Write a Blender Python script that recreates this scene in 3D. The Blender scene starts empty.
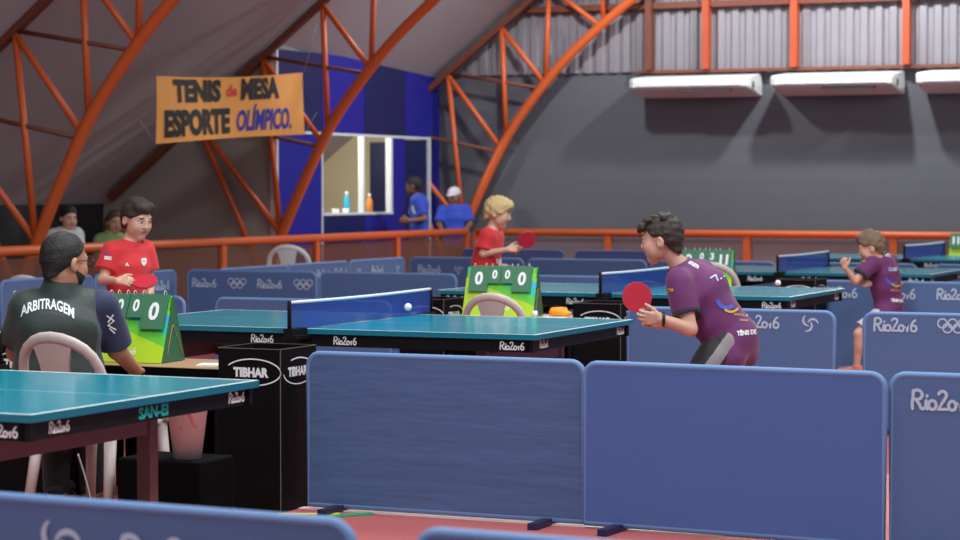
import bpy, bmesh, math, random
import numpy as np
from mathutils import Vector, Matrix
from mathutils.bvhtree import BVHTree
random.seed(7)
scene = bpy.context.scene
COL = scene.collection
PI = math.pi
# ------------------------------------------------------------------ camera geometry
FPX = 2258.0; PITCH = math.radians(2.066); CAMH = 1.5235; YAW = math.radians(23.97)
CY, SY = math.cos(YAW), math.sin(YAW)

# ------------------------------------------------------------------ materials
def srgb(c):
    if isinstance(c, str):
        c = [int(c[i:i + 2], 16) / 255 for i in (0, 2, 4)]
    return tuple(((v / 12.92) if v <= .04045 else ((v + .055) / 1.055) ** 2.4) for v in c) + (1,)

def mat(name, col, rough=.6, var=.0, scale=20., bump=0., bscale=60., metal=0., coat=0., stretch=None, emit=0, spec=.5, sheen=0):
    m = bpy.data.materials.new(name); m.use_nodes = True
    nt = m.node_tree; b = nt.nodes['Principled BSDF']
    b.inputs['Roughness'].default_value = rough; b.inputs['Metallic'].default_value = metal
    b.inputs['Coat Weight'].default_value = coat; b.inputs['Specular IOR Level'].default_value = spec
    b.inputs['Sheen Weight'].default_value = sheen
    c = srgb(col); b.inputs['Base Color'].default_value = c
    tc = nt.nodes.new('ShaderNodeTexCoord'); vec = tc.outputs['Object']
    if stretch:
        mp = nt.nodes.new('ShaderNodeMapping'); mp.inputs['Scale'].default_value = stretch
        nt.links.new(vec, mp.inputs['Vector']); vec = mp.outputs['Vector']
    if var:
        n = nt.nodes.new('ShaderNodeTexNoise'); n.inputs['Scale'].default_value = scale; n.inputs['Detail'].default_value = 4
        nt.links.new(vec, n.inputs['Vector'])
        mx = nt.nodes.new('ShaderNodeMixRGB'); mx.blend_type = 'MIX'
        mx.inputs[1].default_value = tuple(v * (1 - var) for v in c[:3]) + (1,)
        mx.inputs[2].default_value = tuple(min(1, v * (1 + var)) for v in c[:3]) + (1,)
        nt.links.new(n.outputs['Fac'], mx.inputs[0]); nt.links.new(mx.outputs[0], b.inputs['Base Color'])
    if bump:
        n2 = nt.nodes.new('ShaderNodeTexNoise'); n2.inputs['Scale'].default_value = bscale; n2.inputs['Detail'].default_value = 3
        nt.links.new(vec, n2.inputs['Vector'])
        bp = nt.nodes.new('ShaderNodeBump'); bp.inputs['Strength'].default_value = bump; bp.inputs['Distance'].default_value = .02
        nt.links.new(n2.outputs['Fac'], bp.inputs['Height']); nt.links.new(bp.outputs['Normal'], b.inputs['Normal'])
    if emit:
        b.inputs['Emission Color'].default_value = c; b.inputs['Emission Strength'].default_value = emit
    return m

def see_through(name, col, alpha, rough=.8):
    m = mat(name, col, rough); m.node_tree.nodes['Principled BSDF'].inputs['Alpha'].default_value = alpha
    return m

M = {}
M['ceiling'] = mat('ceiling_sheet', 'b6b7ba', .8, .06, 1.2)
M['wall_grey'] = mat('painted_block_wall', '5f6067', .75)
M['wall_end'] = mat('grey_brown_partition', 'a39c94', .8, .05, 3)
M['wall_dark'] = mat('dark_low_wall', '2a2828', .9)
M['orange'] = mat('orange_steel_paint', 'd4602c', .45, .06, 8)
M['orange_dark'] = mat('rust_red_steel_paint', '733c2a', .55, .08, 8)
M['orange_col'] = mat('dimmed_orange_column_paint', 'b34a26', .55, .1, 6)  # orange darkened so the columns near the hall lamps look dim
M['corr'] = mat('corrugated_zinc', '8f8a90', .5, .06, 6, metal=.25)
M['floor'] = mat('red_sports_floor', 'b05a55', .42, .05, 3, bump=.05, bscale=300)
M['floor_line'] = mat('white_floor_line', 'e6cfc8', .5)
M['tape_y'] = mat('yellow_floor_tape', 'e3c51e', .5)
M['tape_g'] = mat('green_floor_tape', '1d9a6a', .5)
M['table'] = mat('teal_table_paint', '0d92a6', .16, .04, 5, spec=.5)
M['table_edge'] = mat('teal_table_edge', '0f7288', .4)
M['white_line'] = mat('white_table_line', 'e6eef0', .35)
M['black_steel'] = mat('black_steel_frame', '0d0d10', .5, spec=.25)
M['reddened_steel'] = mat('floor_reddened_steel_leg', '6a4442', .4)  # dark steel with the red floor's reflection put into its colour
M['net'] = see_through('blue_net_mesh', '1c3f96', .87)
M['net_tape'] = mat('white_net_tape', 'd9dde6', .7)
M['navy'] = mat('navy_foot_bar', '1c1c46', .5)
M['box_black'] = mat('black_box_card', '080708', .6, spec=.15)
M['box_edge'] = mat('pale_box_edge', '6e6862', .7)  # paler tone along the rim and near edge of the boxes
M['white'] = mat('white_print', 'eef0f0', .6)
M['offwhite'] = mat('pale_print', 'b9c6da', .7)
M['plastic_white'] = mat('white_plastic', 'eeebe6', .4, .03, 4)
M['plastic_pink'] = mat('warm_white_plastic', 'c8b7b1', .4, .03, 4)
M['red_print'] = mat('faded_red_print', 'b05a56', .6)
M['teal_print'] = mat('teal_print', '19b5b0', .5)
M['banner'] = mat('orange_banner_cloth', 'eba04e', .75, .05, 6, bump=.15, bscale=6)
M['ink_black'] = mat('black_banner_ink', '101114', .7)
M['ink_blue'] = mat('blue_banner_ink', '1d2c9c', .7)
M['ink_red'] = mat('red_banner_ink', 'd2402a', .7)
M['booth_blue'] = mat('bright_blue_panel', '20228a', .35)
M['booth_navy'] = mat('navy_panel', '192152', .35)
M['alu'] = mat('white_aluminium_frame', 'd4dad8', .4)
M['beige'] = mat('beige_booth_wall', 'c4bb96', .8)
M['ac_white'] = mat('white_appliance_plastic', 'e4e6e6', .4)
M['ac_grey'] = mat('grey_appliance_grille', '5a5c5e', .5)
M['rail_net'] = see_through('brown_rail_mesh', '7a4634', .55)
M['rail_net_back'] = see_through('mauve_rail_mesh', '8d7a7c', .8)
M['sb_green'] = mat('dark_green_card', '2f6a48', .5)
M['sb_card'] = mat('green_flip_card', '3a7452', .5, .04, 10)
M['wood'] = mat('brown_wood_top', 'a5825e', .5, .15, 6, stretch=(1, 8, 8))
M['black_cloth'] = mat('black_table_cloth', '060507', .9, spec=.1)
M['ball'] = mat('white_ball', 'f4f4ea', .4)
M['rubber_red'] = mat('red_rubber', 'c8243c', .55)
M['rubber_black'] = mat('black_rubber', '17171c', .6)
M['handle'] = mat('paddle_wood', 'a9794a', .5, .1, 30)
M['paper'] = mat('white_paper', 'e8e6e2', .8)
M['orange_cloth'] = mat('orange_cloth', 'f09a24', .8, bump=.2, bscale=20)
M['bottle_teal'] = mat('teal_bottle', '2aa6c4', .25)
M['bottle_orange'] = mat('orange_bottle', 'e88a2a', .35)
M['cable'] = mat('grey_cable', '9a948c', .6)
M['strap'] = mat('black_watch', '15151a', .4)
M['lens'] = mat('spectacle_frame', '14161c', .3)
M['eye_white'] = mat('eye_white', 'e4dfda', .3)
M['iris'] = mat('dark_iris', '22150f', .25)

# block courses on the painted wall
def add_courses(m):
    nt = m.node_tree; b = nt.nodes['Principled BSDF']
    tc = nt.nodes.new('ShaderNodeTexCoord'); mp = nt.nodes.new('ShaderNodeMapping')
    mp.inputs['Rotation'].default_value = (PI / 2, 0, 0)
    br = nt.nodes.new('ShaderNodeTexBrick')
    c = srgb('5f6067'); br.inputs['Color1'].default_value = c; br.inputs['Color2'].default_value = tuple(v * .97 for v in c[:3]) + (1,)
    br.inputs['Mortar'].default_value = tuple(v * .92 for v in c[:3]) + (1,)
    br.inputs['Scale'].default_value = 1; br.inputs['Mortar Size'].default_value = .006
    br.inputs['Brick Width'].default_value = .4; br.inputs['Row Height'].default_value = .2
    nt.links.new(tc.outputs['Object'], mp.inputs[0]); nt.links.new(mp.outputs[0], br.inputs['Vector'])
    nt.links.new(br.outputs['Color'], b.inputs['Base Color'])
add_courses(M['wall_grey'])

# blue cloth of the barriers: faint horizontal wrinkles
def cloth_blue(name, col, wr):
    m = mat(name, col, .7, .05, 2.5, bump=wr, bscale=2.2, stretch=(1.0, 1, 4.5), sheen=.1)
    return m
M['barrier'] = cloth_blue('blue_barrier_cloth', '506997', .15)
M['barrier_wr'] = cloth_blue('wrinkled_blue_barrier_cloth', '4a6390', .5)
M['barrier_pl'] = cloth_blue('smooth_blue_barrier_cloth', '4965a2', .05)
M['barrier_dk'] = cloth_blue('dark_blue_barrier_cloth', '3a4d80', .2)
M['barrier_edge'] = mat('pale_blue_barrier_piping', '6585b4', .6)

# scoreboard front: bands of lime, teal and light blue
def sb_front():
    m = bpy.data.materials.new('green_teal_blue_bands'); m.use_nodes = True
    nt = m.node_tree; b = nt.nodes['Principled BSDF']; b.inputs['Roughness'].default_value = .5
    tc = nt.nodes.new('ShaderNodeTexCoord')
    dot = nt.nodes.new('ShaderNodeVectorMath'); dot.operation = 'DOT_PRODUCT'; dot.inputs[1].default_value = (.55, 0, 1.7)
    n = nt.nodes.new('ShaderNodeTexNoise'); n.inputs['Scale'].default_value = 3.; n.inputs['Detail'].default_value = 0
    ad = nt.nodes.new('ShaderNodeMath'); ad.operation = 'MULTIPLY_ADD'; ad.inputs[1].default_value = .35
    cr = nt.nodes.new('ShaderNodeValToRGB'); cr.color_ramp.interpolation = 'CONSTANT'
    stops = [(0, 'b2d81e'), (.44, '62cc36'), (.54, '2fc49a'), (.66, '3ab6dc'), (.74, '7ed23c'), (.84, '52c83c')]
    e = cr.color_ramp.elements
    e[0].position = 0; e[0].color = srgb(stops[0][1]); e[1].position = stops[1][0]; e[1].color = srgb(stops[1][1])
    for p, c in stops[2:]:
        q = e.new(p); q.color = srgb(c)
    nt.links.new(tc.outputs['Object'], dot.inputs[0]); nt.links.new(tc.outputs['Object'], n.inputs['Vector'])
    nt.links.new(n.outputs['Fac'], ad.inputs[0]); nt.links.new(dot.outputs['Value'], ad.inputs[2])
    nt.links.new(ad.outputs[0], cr.inputs[0]); nt.links.new(cr.outputs[0], b.inputs['Base Color'])
    return m
M['sb_front'] = sb_front()

# ------------------------------------------------------------------ object helpers
def link(o, parent=None, loc=None, rotz=0):
    COL.objects.link(o)
    if parent: o.parent = parent
    if loc is not None: o.location = loc
    if rotz: o.rotation_euler = (0, 0, rotz)
    return o

def empty(name, label, cat, loc=(0, 0, 0), rotz=0, group=None):
    o = bpy.data.objects.new(name, None); o.empty_display_size = .1
    link(o, None, loc, rotz); return tag(o, label, cat, group)

def tag(o, label=None, cat=None, group=None, kind=None):
    if label: o['label'] = label
    if cat: o['category'] = cat
    if group: o['group'] = group
    if kind: o['kind'] = kind
    return o

class MB:
    def __init__(s): s.v = []; s.f = []; s.mi = []; s.sm = []
    def add(s, vs, fs, mi=0, smooth=False):
        b = len(s.v); s.v += [tuple(v) for v in vs]
        for f in fs: s.f.append([b + i for i in f]); s.mi.append(mi); s.sm.append(smooth)
        return s
    def box(s, x0, x1, y0, y1, z0, z1, mi=0):
        vs = [(x, y, z) for z in (z0, z1) for y in (y0, y1) for x in (x0, x1)]
        return s.add(vs, [(0, 2, 3, 1), (4, 5, 7, 6), (0, 1, 5, 4), (2, 6, 7, 3), (0, 4, 6, 2), (1, 3, 7, 5)], mi)
    def bar(s, a, b, w, h=None, mi=0, up=(0, 0, 1)):
        a, b = Vector(a), Vector(b); d = (b - a).normalized(); u = Vector(up)
        if abs(d.dot(u)) > .95: u = Vector((0, 1, 0))
        x = d.cross(u).normalized(); y = x.cross(d); h = h or w
        vs = []
        for p in (a, b):
            for sx, sy in ((-1, -1), (1, -1), (1, 1), (-1, 1)): vs.append(p + x * sx * w / 2 + y * sy * h / 2)
        return s.add(vs, [(3, 2, 1, 0), (4, 5, 6, 7), (0, 1, 5, 4), (1, 2, 6, 5), (2, 3, 7, 6), (3, 0, 4, 7)], mi)
    def tube(s, pts, r, n=10, mi=0, closed=False, flat=None):
        pts = [Vector(p) for p in pts]; m = len(pts); rs = r if isinstance(r, (list, tuple)) else [r] * m
        vs = []; prev = None
        for i, p in enumerate(pts):
            if closed: t = pts[(i + 1) % m] - pts[i - 1]
            else: t = pts[min(i + 1, m - 1)] - pts[max(i - 1, 0)]
            t.normalize()
            if prev is None:
                u = Vector((0, 0, 1)) if abs(t.z) < .9 else Vector((1, 0, 0)); x = t.cross(u).normalized()
            else:
                x = (prev - t * prev.dot(t)).normalized()
            prev = x; y = t.cross(x)
            for k in range(n):
                a = 2 * PI * k / n; o = x * math.cos(a) * rs[i] + y * math.sin(a) * rs[i]
                if flat: fa = Vector(flat[0]); o = o - fa * o.dot(fa) * (1 - flat[1])
                vs.append(p + o)
        fs = []
        for i in range(m if closed else m - 1):
            j = (i + 1) % m
            for k in range(n):
                k2 = (k + 1) % n; fs.append((i * n + k, i * n + k2, j * n + k2, j * n + k))
        if not closed: fs += [tuple(range(n))[::-1], tuple((m - 1) * n + k for k in range(n))]
        return s.add(vs, fs, mi, True)
    def lathe(s, prof, n=24, c=(0, 0, 0), mi=0):
        vs = [(c[0] + r * math.cos(2 * PI * k / n), c[1] + r * math.sin(2 * PI * k / n), c[2] + z) for r, z in prof for k in range(n)]
        fs = []
        for i in range(len(prof) - 1):
            for k in range(n):
                k2 = (k + 1) % n; fs.append((i * n + k, i * n + k2, (i + 1) * n + k2, (i + 1) * n + k))
        fs += [tuple(range(n))[::-1], tuple((len(prof) - 1) * n + k for k in range(n))]
        return s.add(vs, fs, mi, True)
    def prism(s, poly, axis, t0, t1, mi=0):      # poly of 2-D points extruded along an axis ('x','y','z')
        def P(p, t): return {'x': (t, p[0], p[1]), 'y': (p[0], t, p[1]), 'z': (p[0], p[1], t)}[axis]
        n = len(poly); vs = [P(p, t0) for p in poly] + [P(p, t1) for p in poly]
        fs = [tuple(range(n)), tuple(range(n, 2 * n))[::-1]] + [(i, i + n, (i + 1) % n + n, (i + 1) % n) for i in range(n)]
        return s.add(vs, fs, mi)
    def mesh(s, name, mats):
        me = bpy.data.meshes.new(name); me.from_pydata(s.v, [], s.f)
        for m in (mats if isinstance(mats, (list, tuple)) else [mats]): me.materials.append(m)
        me.polygons.foreach_set('material_index', s.mi); me.polygons.foreach_set('use_smooth', s.sm)
        bm = bmesh.new(); bm.from_mesh(me); bmesh.ops.recalc_face_normals(bm, faces=bm.faces); bm.to_mesh(me); bm.free()
        me.update(); return me
    def build(s, name, mats, parent=None, loc=None, rotz=0, bevel=0, kind=None, label=None):
        o = bpy.data.objects.new(name, s.mesh(name, mats)); link(o, parent, loc, rotz)
        if bevel:
            md = o.modifiers.new('bevel', 'BEVEL'); md.width = bevel; md.segments = 2; md.limit_method = 'ANGLE'
        if kind: o['kind'] = kind
        if label: o['label'] = label
        return o

def copy_tree(o, parent=None):
    c = o.copy(); COL.objects.link(c); c.parent = parent
    for ch in list(o.children): copy_tree(ch, c)
    return c

# ------------------------------------------------------------------ writing
def strokes_to_mb(mb, polys, w, tf, mi=0):
    """flat pen strokes: one mitred ribbon with round ends per stroke, mapped by tf(x, y); crossing strokes lie a hair apart"""
    o = Vector(tf(0, 0)); nz = (Vector(tf(.01, 0)) - o).cross(Vector(tf(0, .01)) - o).normalized()
    for si, pl in enumerate(polys):
        P = [Vector(p) for p in pl]; closed = len(P) > 3 and (P[0] - P[-1]).length < 1e-6
        if closed: P = P[:-1]
        m = len(P); L, R = [], []
        for i in range(m):
            a = P[i - 1] if (i or closed) else P[i]; b = P[(i + 1) % m] if (i < m - 1 or closed) else P[i]
            d = (b - a).normalized(); nn = Vector((-d.y, d.x)); k = 1.
            if (i or closed) and (i < m - 1 or closed):
                d1 = (P[i] - P[i - 1]).normalized(); k = 1 / max(.6, nn.dot(Vector((-d1.y, d1.x))))
            L.append(P[i] + nn * w / 2 * k); R.append(P[i] - nn * w / 2 * k)
        def T(p): return Vector(tf(p[0], p[1])) + nz * .00035 * (si % 4)
        vs = [T(p) for p in L + R]
        mb.add(vs, [(i, m + i, m + (i + 1) % m, (i + 1) % m) for i in range(m if closed else m - 1)], mi)
        if not closed:
            for i, s0 in ((0, -1), (m - 1, 1)):
                d = (P[1] - P[0] if i == 0 else P[-1] - P[-2]).normalized() * s0; nn = Vector((-d.y, d.x))
                mb.add([T(P[i] + (nn * math.cos(k * PI / 6) + d * math.sin(k * PI / 6)) * w / 2) for k in range(7)], [tuple(range(7))[::-1]], mi)

def arc(cx, cy, r, a0, a1, n=14, ry=None):
    ry = ry or r
    return [(cx + r * math.cos(math.radians(a0 + (a1 - a0) * i / n)), cy + ry * math.sin(math.radians(a0 + (a1 - a0) * i / n))) for i in range(n + 1)]

def script_word():      # "Rio2016" in a rounded hand, cap height 1
    R = [[(.08, .02), (.06, .3), (.14, .95)], arc(.32, .74, .26, 150, -80, 12, .24) + [(.2, .5)], [(.24, .5), (.42, .28), (.52, .06), (.62, .02), (.72, .1)]]
    i = [[(.78, .46), (.76, .12), (.84, .02)], [(.82, .67), (.83, .71)]]
    o = [arc(1.10, .24, .2, 0, 360, 16, .23)]
    two = [arc(1.62, .76, .2, 165, -30, 10, .2) + [(1.62, .38), (1.42, .04), (1.86, .05)]]
    z = [arc(2.12, .24, .19, 0, 360, 16, .23)]
    one = [[(2.44, .36), (2.57, .50), (2.57, .02)]]
    six = [arc(3.06, .24, .21, 0, 360, 16, .23), [(2.855, .28), (2.90, .54), (3.04, .76), (3.18, .86)]]
    return R + i + o + two + z + one + six, 3.3

def rings():
    P = []
    for cx, cy in ((.5, .72), (1.25, .72), (2.0, .72), (.875, .38), (1.625, .38)): P.append(arc(cx, cy, .33, 0, 360, 20))
    return P, 2.4

def swooshes(mb, h, tf, mi=0):     # three crescents
    for cx, cy, rot in ((.3, .62, 20), (.55, .22, 150), (.82, .62, 265)):
        out = arc(0, 0, .38, 100, 260, 12); inn = arc(.13, 0, .36, 250, 110, 12)
        c, s = math.cos(math.radians(rot)), math.sin(math.radians(rot))
        pts = [(cx + x * c - y * s + .15 * c, cy + x * s + y * c + .15 * s) for x, y in out + inn]
        n = len(pts); m = n // 2
        for k in range(m - 1):
            q = [pts[k], pts[k + 1], pts[n - 2 - k], pts[n - 1 - k]]
            mb.add([tf(x * h, y * h) for x, y in q], [(0, 1, 2, 3)], mi)

def mark_mesh(kind, h, tf, w=.16):
    mb = MB()
    if kind == 'word':
        P, L = script_word(); strokes_to_mb(mb, [[(x * h, y * h) for x, y in p] for p in P], w * h, tf)
    elif kind == 'rings':
        P, L = rings(); strokes_to_mb(mb, [[(x * h, y * h) for x, y in p] for p in P], w * .7 * h, tf)
    else:
        swooshes(mb, h, tf)
    return mb

_txt = {}
def text2d(s, bold=0.0, shear=0.0, space=1.0):
    key = (s, bold, shear, space)
    if key not in _txt:
        cu = bpy.data.curves.new('lettering', 'FONT'); cu.body = s; cu.offset = bold; cu.shear = shear; cu.space_character = space
        cu.resolution_u = 3; cu.align_x = 'CENTER'
        o = bpy.data.objects.new('lettering', cu); COL.objects.link(o)
        dg = bpy.context.evaluated_depsgraph_get(); me = bpy.data.meshes.new_from_object(o.evaluated_get(dg))
        v = [tuple(p.co[:2]) for p in me.vertices]; f = [tuple(p.vertices) for p in me.polygons]
        bpy.data.objects.remove(o); bpy.data.curves.remove(cu); bpy.data.meshes.remove(me)
        xs = [p[0] for p in v]; ys = [p[1] for p in v]
        cx, y0, W, H = (min(xs) + max(xs)) / 2, min(ys), max(xs) - min(xs), max(ys) - min(ys)
        _txt[key] = ([((x - cx) / W, (y - y0) / H) for x, y in v], f)
    return _txt[key]

def text_mb(s, W, H, tf, bold=.0, shear=0., mb=None, mi=0, space=1.):
    v, f = text2d(s, bold, shear, space); mb = mb or MB()
    return mb.add([tf(x * W, y * H) for x, y in v], f, mi)

# ------------------------------------------------------------------ SDF bodies
class SDF:
    def __init__(s, lo, hi, h):
        s.lo = np.array(lo, float); s.h = h; s.n = np.ceil((np.array(hi) - s.lo) / h).astype(int) + 1
        s.a = np.full(s.n, .08, np.float32)
    def grid(s, lo, hi):
        i0 = np.clip(np.floor((np.array(lo) - s.lo) / s.h).astype(int), 0, s.n); i1 = np.clip(np.ceil((np.array(hi) - s.lo) / s.h).astype(int) + 1, 0, s.n)
        sl = tuple(slice(a, b) for a, b in zip(i0, i1))
        ax = [np.float32(s.lo[k] + s.h * np.arange(i0[k], i1[k])) for k in range(3)]
        return sl, ax[0][:, None, None], ax[1][None, :, None], ax[2][None, None, :]
    def blend(s, sl, d, k, sub=False):
        A = s.a[sl]
        if sub:
            d = -d
            r = np.maximum(A, d) + (np.maximum(k - np.abs(A - d), 0) ** 2 / (4 * k) if k else 0)
        else:
            r = np.minimum(A, d) - (np.maximum(k - np.abs(A - d), 0) ** 2 / (4 * k) if k else 0)
        s.a[sl] = r
    def cone(s, a, b, ra, rb, k=.02, w=None, q=1., cut=False, sub=False, cut0=False):
        a, b = np.array(a, float), np.array(b, float); m = max(ra, rb) * max(q, 1) + k + 3 * s.h
        sl, X, Y, Z = s.grid(np.minimum(a, b) - m, np.maximum(a, b) + m)
        if 0 in s.a[sl].shape: return
        ab = b - a; L2 = max(ab @ ab, 1e-9)
        px, py, pz = X - a[0], Y - a[1], Z - a[2]
        tt = (px * ab[0] + py * ab[1] + pz * ab[2]) / L2; t = np.clip(tt, 0, 1)
        vx, vy, vz = px - t * ab[0], py - t * ab[1], pz - t * ab[2]
        if w is not None:
            w = np.array(w, float); w /= np.linalg.norm(w)
            c = (vx * w[0] + vy * w[1] + vz * w[2]) * (1 - 1 / q)
            vx, vy, vz = vx - c * w[0], vy - c * w[1], vz - c * w[2]
        d = np.sqrt(vx * vx + vy * vy + vz * vz) - (ra + t * (rb - ra))
        L = math.sqrt(L2)
        if cut: d = np.maximum(d, (tt - 1) * L)
        if cut0: d = np.maximum(d, -tt * L)
        s.blend(sl, d.astype(np.float32), k, sub)
    def ell(s, c, rad, R=np.eye(3), k=.02, sub=False):
        c = np.array(c, float); rad = np.array(rad, float); m = rad.max() + k + 3 * s.h
        sl, X, Y, Z = s.grid(c - m, c + m)
        if 0 in s.a[sl].shape: return
        px, py, pz = X - c[0], Y - c[1], Z - c[2]
        q = [(R[0, i] * px + R[1, i] * py + R[2, i] * pz) / rad[i] for i in range(3)]
        k0 = np.sqrt(q[0] ** 2 + q[1] ** 2 + q[2] ** 2); k1 = np.sqrt((q[0] / rad[0]) ** 2 + (q[1] / rad[1]) ** 2 + (q[2] / rad[2]) ** 2) + 1e-6
        s.blend(sl, (k0 * (k0 - 1) / k1).astype(np.float32), k, sub)
    def plane(s, p, n, k=0.):            # keep the side against n
        n = np.array(n, float); n /= np.linalg.norm(n)
        sl, X, Y, Z = s.grid(s.lo - 1, s.lo + s.n * s.h + 1)
        d = (X - p[0]) * n[0] + (Y - p[1]) * n[1] + (Z - p[2]) * n[2]
        s.blend(sl, -d.astype(np.float32), k, True)
    def wrinkle(s, amp, freq, seed=0):
        rs = np.random.RandomState(seed); sl, X, Y, Z = s.grid(s.lo - 1, s.lo + s.n * s.h + 1); acc = 0
        for i in range(5):
            d = rs.normal(size=3); d /= np.linalg.norm(d); d *= freq * (.6 + .9 * rs.rand())
            acc = acc + np.sin(X * d[0] + Y * d[1] + Z * d[2] + rs.rand() * 7)
        s.a += (amp * acc / 2).astype(np.float32)
    def surface(s):
        a = s.a.copy()
        for ax in range(3):
            for e in (0, -1):
                ix = [slice(None)] * 3; ix[ax] = e; a[tuple(ix)] = .05
        ins = a < 0; n = np.array(a.shape)
        c = [ins[i:n[0] - 1 + i, j:n[1] - 1 + j, k:n[2] - 1 + k] for i in (0, 1) for j in (0, 1) for k in (0, 1)]
        cnt = sum(x.astype(np.int8) for x in c); act = (cnt > 0) & (cnt < 8)
        I = np.argwhere(act); idx = np.full(act.shape, -1, np.int64); idx[act] = np.arange(len(I))
        acc = np.zeros((len(I), 3)); num = np.zeros(len(I))
        def val(o): return a[I[:, 0] + o[0], I[:, 1] + o[1], I[:, 2] + o[2]]
        for ax in range(3):
            for u in (0, 1):
                for v in (0, 1):
                    o = [0, 0, 0]; o[(ax + 1) % 3] = u; o[(ax + 2) % 3] = v; o2 = list(o); o2[ax] = 1
                    v0, v1 = val(o), val(o2); mk = (v0 < 0) != (v1 < 0)
                    t = np.where(mk, v0 / np.where(mk, v0 - v1, 1), 0); p = np.tile(np.array(o, float), (len(I), 1)); p[:, ax] = t
                    acc[mk] += p[mk]; num[mk] += 1
        V = s.lo + s.h * (I + acc / num[:, None]); F = []
        for ax in range(3):
            b, d = (ax + 1) % 3, (ax + 2) % 3
            s0 = [slice(0, n[i] - 1) for i in range(3)]; s1 = list(s0); s0[ax] = slice(0, n[ax] - 1); s1[ax] = slice(1, n[ax])
            for q in (b, d): s0[q] = slice(1, n[q] - 1); s1[q] = slice(1, n[q] - 1)
            A, B = ins[tuple(s0)], ins[tuple(s1)]; ch = np.argwhere(A != B); fl = A[tuple(ch.T)]
            ch = ch + np.array([1 if i != ax else 0 for i in range(3)])
            def cell(db, dd):
                e = ch.copy(); e[:, b] -= db; e[:, d] -= dd; return idx[tuple(e.T)]
            Q = np.stack([cell(1, 1), cell(0, 1), cell(0, 0), cell(1, 0)], 1)
            Q[~fl] = Q[~fl][:, ::-1]; F.append(Q)
        return V, np.concatenate(F)
    def build(s, name, mats, parent=None, paint=None, label=None):
        V, F = s.surface(); me = bpy.data.meshes.new(name)
        me.vertices.add(len(V)); me.vertices.foreach_set('co', V.astype(np.float32).ravel())
        me.loops.add(len(F) * 4); me.loops.foreach_set('vertex_index', F.astype(np.int32).ravel())
        me.polygons.add(len(F)); me.polygons.foreach_set('loop_start', np.arange(0, len(F) * 4, 4, dtype=np.int32))
        for m in mats: me.materials.append(m)
        if paint is not None: me.polygons.foreach_set('material_index', paint(V[F].mean(1)).astype(np.int32))
        me.update(calc_edges=True); me.validate()
        me.polygons.foreach_set('use_smooth', np.ones(len(me.polygons), bool))
        o = bpy.data.objects.new(name, me); link(o, parent)
        md = o.modifiers.new('smooth', 'SMOOTH'); md.factor = .4; md.iterations = 2
        if label: o['label'] = label
        return o

# ------------------------------------------------------------------ camera
cd = bpy.data.cameras.new('camera'); cam = bpy.data.objects.new('camera', cd); COL.objects.link(cam)
cd.sensor_width = 36; cd.lens = FPX * 36 / 960; cd.clip_end = 200
cam.location = (0, 0, CAMH); cam.rotation_euler = (PI / 2 - PITCH, 0, YAW)
cd.dof.use_dof = True; cd.dof.focus_distance = 11.4; cd.dof.aperture_fstop = 3.6
scene.camera = cam

# ------------------------------------------------------------------ the setting
def rz(L): return 3.17 + .78 * (L + 13.31)           # rafter line of the roof
S = 'structure'
MB().box(-20, 9, -3, 30, -.1, 0).build('floor', M['floor'], kind=S)
MB().box(-5.9, 4, 9.43, 9.49, 0, .003).build('trim_1', M['floor_line'], kind=S)
MB().box(-16, 9, 28.45, 28.65, 0, 3.04).build('wall_back', M['wall_grey'], kind=S)
# corrugated upper wall
mb = MB(); prof = []; x = -13.2
while x < 6:
    prof += [(x, 28.40), (x + .085, 28.40), (x + .11, 28.44), (x + .165, 28.44)]; x += .19
n = len(prof)
mb.add([(p[0], p[1], 3.075) for p in prof] + [(p[0], p[1], 8.) for p in prof], [(i, i + 1, n + i + 1, n + i) for i in range(n - 1)])
mb.build('wall_upper', M['corr'], kind=S)
mb = MB(); rr = random.Random(3); x = -13.2      # mortar bed under the sheet, open in a few places
while x < 6:
    w = rr.choice([.35, .5, .7, .28]) if x < -10.3 else 1.6
    mb.box(x, x + w, 28.455, 28.6, 3.04, 3.078); x += w + .045
mb.build('trim_2', M['wall_grey'], kind=S)
MB().box(-10.3, 6, 28.3, 28.40, 3.045, 3.085).build('trim_3', M['orange_dark'], kind=S)
MB().box(-12.2, 6, 28.30, 28.38, 3.90, 3.98).build('trim_4', M['orange_dark'], kind=S)
for i, L in enumerate((-10.13, -9.34, -8.15, -6.69, -5.25)):
    MB().box(L - .045, L + .045, 28.24, 28.385, 3.09, 8).build('trim_%d' % (5 + i), M['orange_dark'] if i == 0 else M['orange_col'], kind=S)
# roof slope and low eave wall
mb = MB(); a, b = -16.0, -5.0; vs = []
for N, dz in ((4, 0), (23.7, 0), (28.7, -.26)):
    for L in (a, b):
        for t_ in (.085, .135): vs.append((L, N, rz(L) + dz + t_))
fs = [(0, 1, 3, 2), (8, 10, 11, 9)]
for r in (0, 4): fs += [(r, r + 2, r + 6, r + 4), (r + 1, r + 5, r + 7, r + 3), (r, r + 4, r + 5, r + 1), (r + 2, r + 3, r + 7, r + 6)]
mb.add(vs, fs)
mb.build('ceiling', M['ceiling'], kind=S)
MB().box(-15.9, -15.75, 4, 28.45, 0, 1.33).build('wall_left', M['wall_dark'], kind=S)
# partition closing the booth's near end, cut along the roof
mb = MB(); mb.prism([(-15.74, 0), (-13.27, 0), (-13.27, rz(-13.27) + .09), (-15.74, rz(-15.74) + .09)], 'y', 23.84, 23.92)
mb.build('wall_partition', M['wall_end'], kind=S)
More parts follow.
